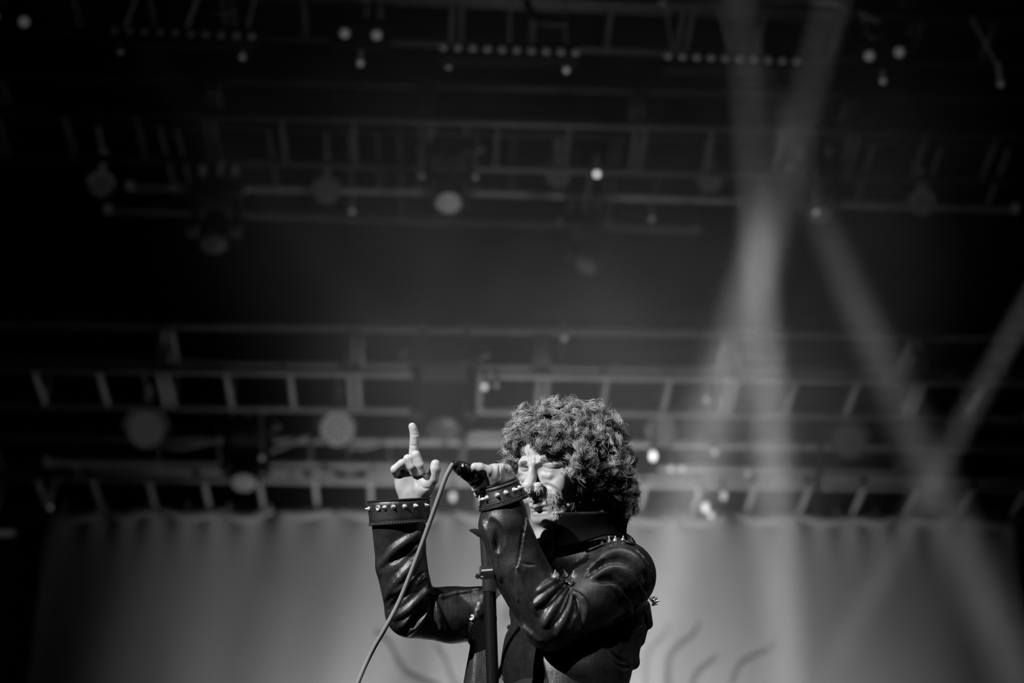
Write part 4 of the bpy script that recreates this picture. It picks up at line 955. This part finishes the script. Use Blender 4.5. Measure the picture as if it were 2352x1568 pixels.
def grow(keep, ns_front, Lr, Rr, depth, spreadr):
    for p in keep:
        n = C0.nrm(p); ns = ns_front if n[2] > -0.25 else (max(6, ns_front // 4) if n[2] > -0.6 else 4)
        away = p - cen; fl = flow(p) * 0.55 + 0.35 * away / (np.linalg.norm(away) + 1e-6) + np.array([0, -0.45, 0]) + RNG.normal(0, 0.6, 3)
        t = fl - n * (fl @ n); t /= np.linalg.norm(t) + 1e-9; b = np.cross(n, t)
        L = RNG.uniform(*Lr); Rc = RNG.uniform(*Rr); turns = RNG.uniform(1.0, 2.2) * (1 if RNG.random() < 0.5 else -1); ph = RNG.uniform(0, 6.28); lift = RNG.uniform(-8, 6)
        for q in range(ns):
            rad = RNG.normal(0, 1, 3) * spreadr; ph2 = ph + RNG.normal(0, 0.36); Rq = Rc * RNG.uniform(0.8, 1.2); Lq = L * RNG.uniform(0.85, 1.12)
            a = ph2 + 2 * math.pi * turns * u; env = np.minimum(1, u * 3.0); conv = 1 - 0.75 * u ** 1.5
            X = p + t[None, :] * ((u - 0.3) * Lq)[:, None] + b[None, :] * (np.cos(a) * Rq * env * (1 - 0.35 * u))[:, None] + n[None, :] * (np.sin(a) * Rq * 0.75 * env - 13 * (1 - np.sin(math.pi * np.clip(u * 1.15, 0, 1))) + lift - depth)[:, None] + rad[None, :] * conv[:, None]
            if RNG.random() < 0.12: X = X + RNG.normal(0, 1.0, 3)[None, :] * (u ** 2 * 9)[:, None]
            locks.append(X)
EVm, _ = C0.mesh(iso=-5.0)
keep = spread(EVm, 21.0)
grow(keep, 52, (36, 66), (8, 15), 0.0, 3.6)
EV2, _ = C0.mesh(iso=-14.0); grow(spread(EV2, 24.0), 12, (40, 60), (6, 10), 0.0, 4.5)
grow(spread(EVm, 17.0), 3, (26, 60), (5, 13), -2.0, 5.0)
locks = np.array(locks); print('hair strands', len(locks), 'tris', len(locks) * (NP - 1) * 6)
# loose fly-away hairs round the outline
fly = []
for p in keep[RNG.permutation(len(keep))[:170]]:
    n = C0.nrm(p); t = RNG.normal(0, 1, 3); t -= n * (t @ n); t /= np.linalg.norm(t); b = np.cross(n, t); R_ = RNG.uniform(4, 12); a = RNG.uniform(0, 6) + u * RNG.uniform(3, 8)
    fly.append(p + n[None, :] * (u * RNG.uniform(8, 20))[:, None] + t[None, :] * (np.cos(a) * R_ * u + u * RNG.uniform(-10, 10))[:, None] + b[None, :] * (np.sin(a) * R_ * u)[:, None])
LV, LQ = strands(locks, 0.46, 0.28); o = put('hair_strands', LV, LQ, M_HAIR, hair); o['kind'] = 'stuff'
FV, FQ = strands(np.array(fly), 0.45, 0.25); o = put('loose_hairs', FV, FQ, M_HAIR, hair); o['kind'] = 'stuff'

# whiskers: moustache running down past the mouth, brows, sideburn wisps, lashes
def whiskers(name, seeds, dirs, length, r, jitter, curl, m, n=9, lift=1.0):
    out = []
    for (px, py), d in zip(seeds, dirs):
        p = B.on(px, py)
        if p is None: continue
        nr_ = B.nrm(p); d = np.array([d[0], d[1], 0.0]) + RNG.normal(0, jitter, 3); d -= nr_ * (d @ nr_) * 0.8; d /= np.linalg.norm(d) + 1e-9; L = length * RNG.uniform(0.6, 1.2); u = np.linspace(0, 1, n)[:, None]
        c = RNG.normal(0, curl, 3); out.append(p + nr_ * lift * 0.2 + d * u * L + nr_ * (np.sin(u * 2.6) * L * 0.12) + c * u ** 2 * L * 0.3)
    V_, Q_ = strands(np.array(out), r, r * 0.5); o = put(name, V_, Q_, m, person); o['kind'] = 'stuff'; return o
def band(path, width, n):
    P = spline(path, 200); i = RNG.integers(0, 200, n); T_ = np.gradient(P, axis=0); N_ = np.stack([-T_[:, 1], T_[:, 0]], 1); N_ /= np.linalg.norm(N_, axis=1)[:, None] + 1e-9
    return P[i] + N_[i] * RNG.uniform(-0.5, 0.5, n)[:, None] * width, i / 200.0
sd, u_ = band([(1204, 1134), (1216, 1130), (1232, 1128), (1248, 1128), (1262, 1133), (1273, 1144), (1280, 1158)], 21, 2200)
whiskers('moustache', sd, [((-0.55 + 1.3 * u), -0.9) for u in u_], 14, 0.38, 0.25, 0.5, M_BEARD)
sd, u_ = band([(1272, 1142), (1280, 1155), (1284, 1166), (1280, 1178), (1268, 1184)], 15, 500)
whiskers('beard', sd, [(0.15, -1.0) for u in u_], 9, 0.4, 0.35, 0.5, M_BEARD)
sd, u_ = band([(1240, 1057), (1256, 1052), (1276, 1052), (1294, 1058)], 6, 200)
whiskers('eyebrow', sd, [(1.0, 0.25 - 0.5 * u) for u in u_], 9, 0.38, 0.2, 0.3, M_HAIR)
sd, u_ = band([(1212, 1061), (1204, 1061), (1198, 1065)], 5, 90)
whiskers('eyebrow', sd, [(-1.0, 0.1) for u in u_], 7, 0.38, 0.2, 0.3, M_HAIR)
sd, u_ = band([(1322, 1098), (1323, 1130), (1319, 1160)], 12, 34)
whiskers('sideburn', sd, [(0.1, -1.0) for u in u_], 18, 0.36, 0.3, 0.7, M_HAIR)

# ------------------------------------------------------------------ microphone, its cable, the stand
mic = empty('microphone', Vector(to_world([MT])[0])); tag(mic, 'tape-wrapped microphone held up to the mouth by the singer', 'microphone')
def mk(name, prof, m, n=22):
    bm = bmesh.new(); b_lathe(bm, [(h * K, r * K) for h, r in prof], (0, 0, 0), Vector(ROT @ md), n); return obj_bm(name, bm, m, mic, True)
Lm = float(np.linalg.norm(MHd - MT))
mk('handle', [(4, 9), (20, 11.5), (50, 15), (90, 18), (Lm - 50, 20), (Lm - 46, 22)], M_BLACKMETAL)
mk('grille', [(Lm - 46, 24), (Lm - 40, 27), (Lm - 22, 28), (Lm - 6, 22), (Lm + 2, 12), (Lm + 5, 0)], mat('mesh_grille', 0.3, 0.35, metal=0.9, bump=[(900, 0.8, 0.001, 'voronoi')]))
bm = bmesh.new(); pts = []; rs = []
u1 = np.cross(md, [0, 1, 0]); u1 /= np.linalg.norm(u1); u2 = np.cross(md, u1)
for q in range(320):
    t_ = q / 319; hh = 6 + t_ * 70; a = t_ * 2 * math.pi * 11; R_ = 9.6 + hh * 0.125 + 0.6 * math.sin(a * 2.3); pts.append(Vector(ROT @ (md * hh + (u1 * math.cos(a) + u2 * math.sin(a)) * R_)) * K); rs.append((4.2 + 0.5 * math.sin(q * .31)) * K)
b_tube(bm, pts, rs, 6); obj_bm('tape_wrap', bm, M_RUBBER, mic, True)
mk('connector', [(-8, 5.5), (-6, 7.5), (2, 8.5), (6, 9), (8, 7)], M_RUBBER)
cp = [tuple(MT - md * 6), Lc(1036, 1072, 254), Lc(1024, 1096, 254), Lc(1008, 1140, 250), Lc(985, 1205, 240), Lc(962, 1268, 230), Lc(938, 1330, 222), Lc(915, 1385, 216), Lc(886, 1440, 214), Lc(852, 1500, 196), Lc(822, 1568, 200), Lc(800, 1640, 205)]
CP = to_world(spline(cp, 60)); endp = Vector(CP[-1]); lead = [endp + Vector((-0.04 * k, 0.0, 0)) * (1 if k < 3 else 1) - Vector((0, 0, (endp.z - STAGE_Z - 0.006) * min(1, k / 6))) for k in range(1, 7)]
bm = bmesh.new(); b_tube(bm, [Vector(p) - Vector(CP[0]) for p in CP] + [p - Vector(CP[0]) for p in lead], 5.2 * K, 10)
o = obj_bm('microphone_cable', bm, M_CABLE, None, True); o.location = Vector(CP[0]); tag(o, 'pale grey microphone cable hanging down from the microphone tail', 'cable')
# stand: tube leaning slightly, behind the forearm
ST, SB = W(1124, 1336, 215), W(1132, 1580, 262)
dn = (SB - ST).normalized(); base = ST + dn * ((ST.z - STAGE_Z - 0.02) / -dn.z)
stand = empty('microphone_stand', (base.x, base.y, STAGE_Z)); tag(stand, 'black microphone stand standing in front of the singer', 'microphone stand')
def sp_(v): return Vector(v) - Vector(stand.location)
bm = bmesh.new(); b_tube(bm, [sp_(ST), sp_(base)], 13.5 * K, 20); obj_bm('lower_tube', bm, M_STAND, stand, True)
bm = bmesh.new(); b_lathe(bm, [(-14 * K, 11 * K), (-10 * K, 15.5 * K), (10 * K, 16 * K), (20 * K, 15.5 * K), (22 * K, 13.6 * K)], sp_(ST), dn, 22); obj_bm('clutch', bm, M_BLACKMETAL, stand, True)
tp = W(1112, 1195, 185); cl_ = W(1121, 1318, 212)
bm = bmesh.new(); b_tube(bm, [sp_(cl_), sp_(W(1117, 1260, 198)), sp_(tp)], [14 * K, 13 * K, 12 * K], 14); obj_bm('upper_post', bm, M_BLACKMETAL, stand, True)
bm = bmesh.new(); b_box(bm, (0, 0, 0), (32 * K, 20 * K, 18 * K), Matrix.Translation(sp_(W(1118, 1311, 226))), 3 * K); obj_bm('clutch_block', bm, M_BLACKMETAL, stand)
bm = bmesh.new(); b_tube(bm, [sp_(W(1106, 1311, 236)), sp_(W(1132, 1309, 236))], [3 * K, 3 * K], 10); obj_bm('clutch_pin', bm, M_TRUSS, stand, True)
bm = bmesh.new(); b_tube(bm, [sp_(W(1112, 1228, 196)), sp_(W(1100, 1224, 200)), sp_(W(1090, 1219, 203)), sp_(W(1079, 1217, 206))], [9 * K, 8 * K, 6 * K, 2.5 * K], 10); obj_bm('wing_bolt', bm, M_BLACKMETAL, stand, True)
bm = bmesh.new(); b_lathe(bm, [(-6 * K, 0), (-5 * K, 3 * K), (0, 6 * K), (5 * K, 3 * K), (6 * K, 0)], sp_(W(1097, 1323, 214)), (0, 0, 1), 14); b_tube(bm, [sp_(W(1097, 1323, 214)), sp_(W(1110, 1330, 212))], 2.2 * K, 8); obj_bm('adjusting_knob', bm, M_BLACKMETAL, stand, True)
bm = bmesh.new(); b_lathe(bm, [(0.0, 0.15), (0.012, 0.15), (0.022, 0.12), (0.03, 0.03), (0.05, 0.02)], (0, 0, 0), (0, 0, 1), 32); obj_bm('round_base', bm, M_BLACKMETAL, stand, True)
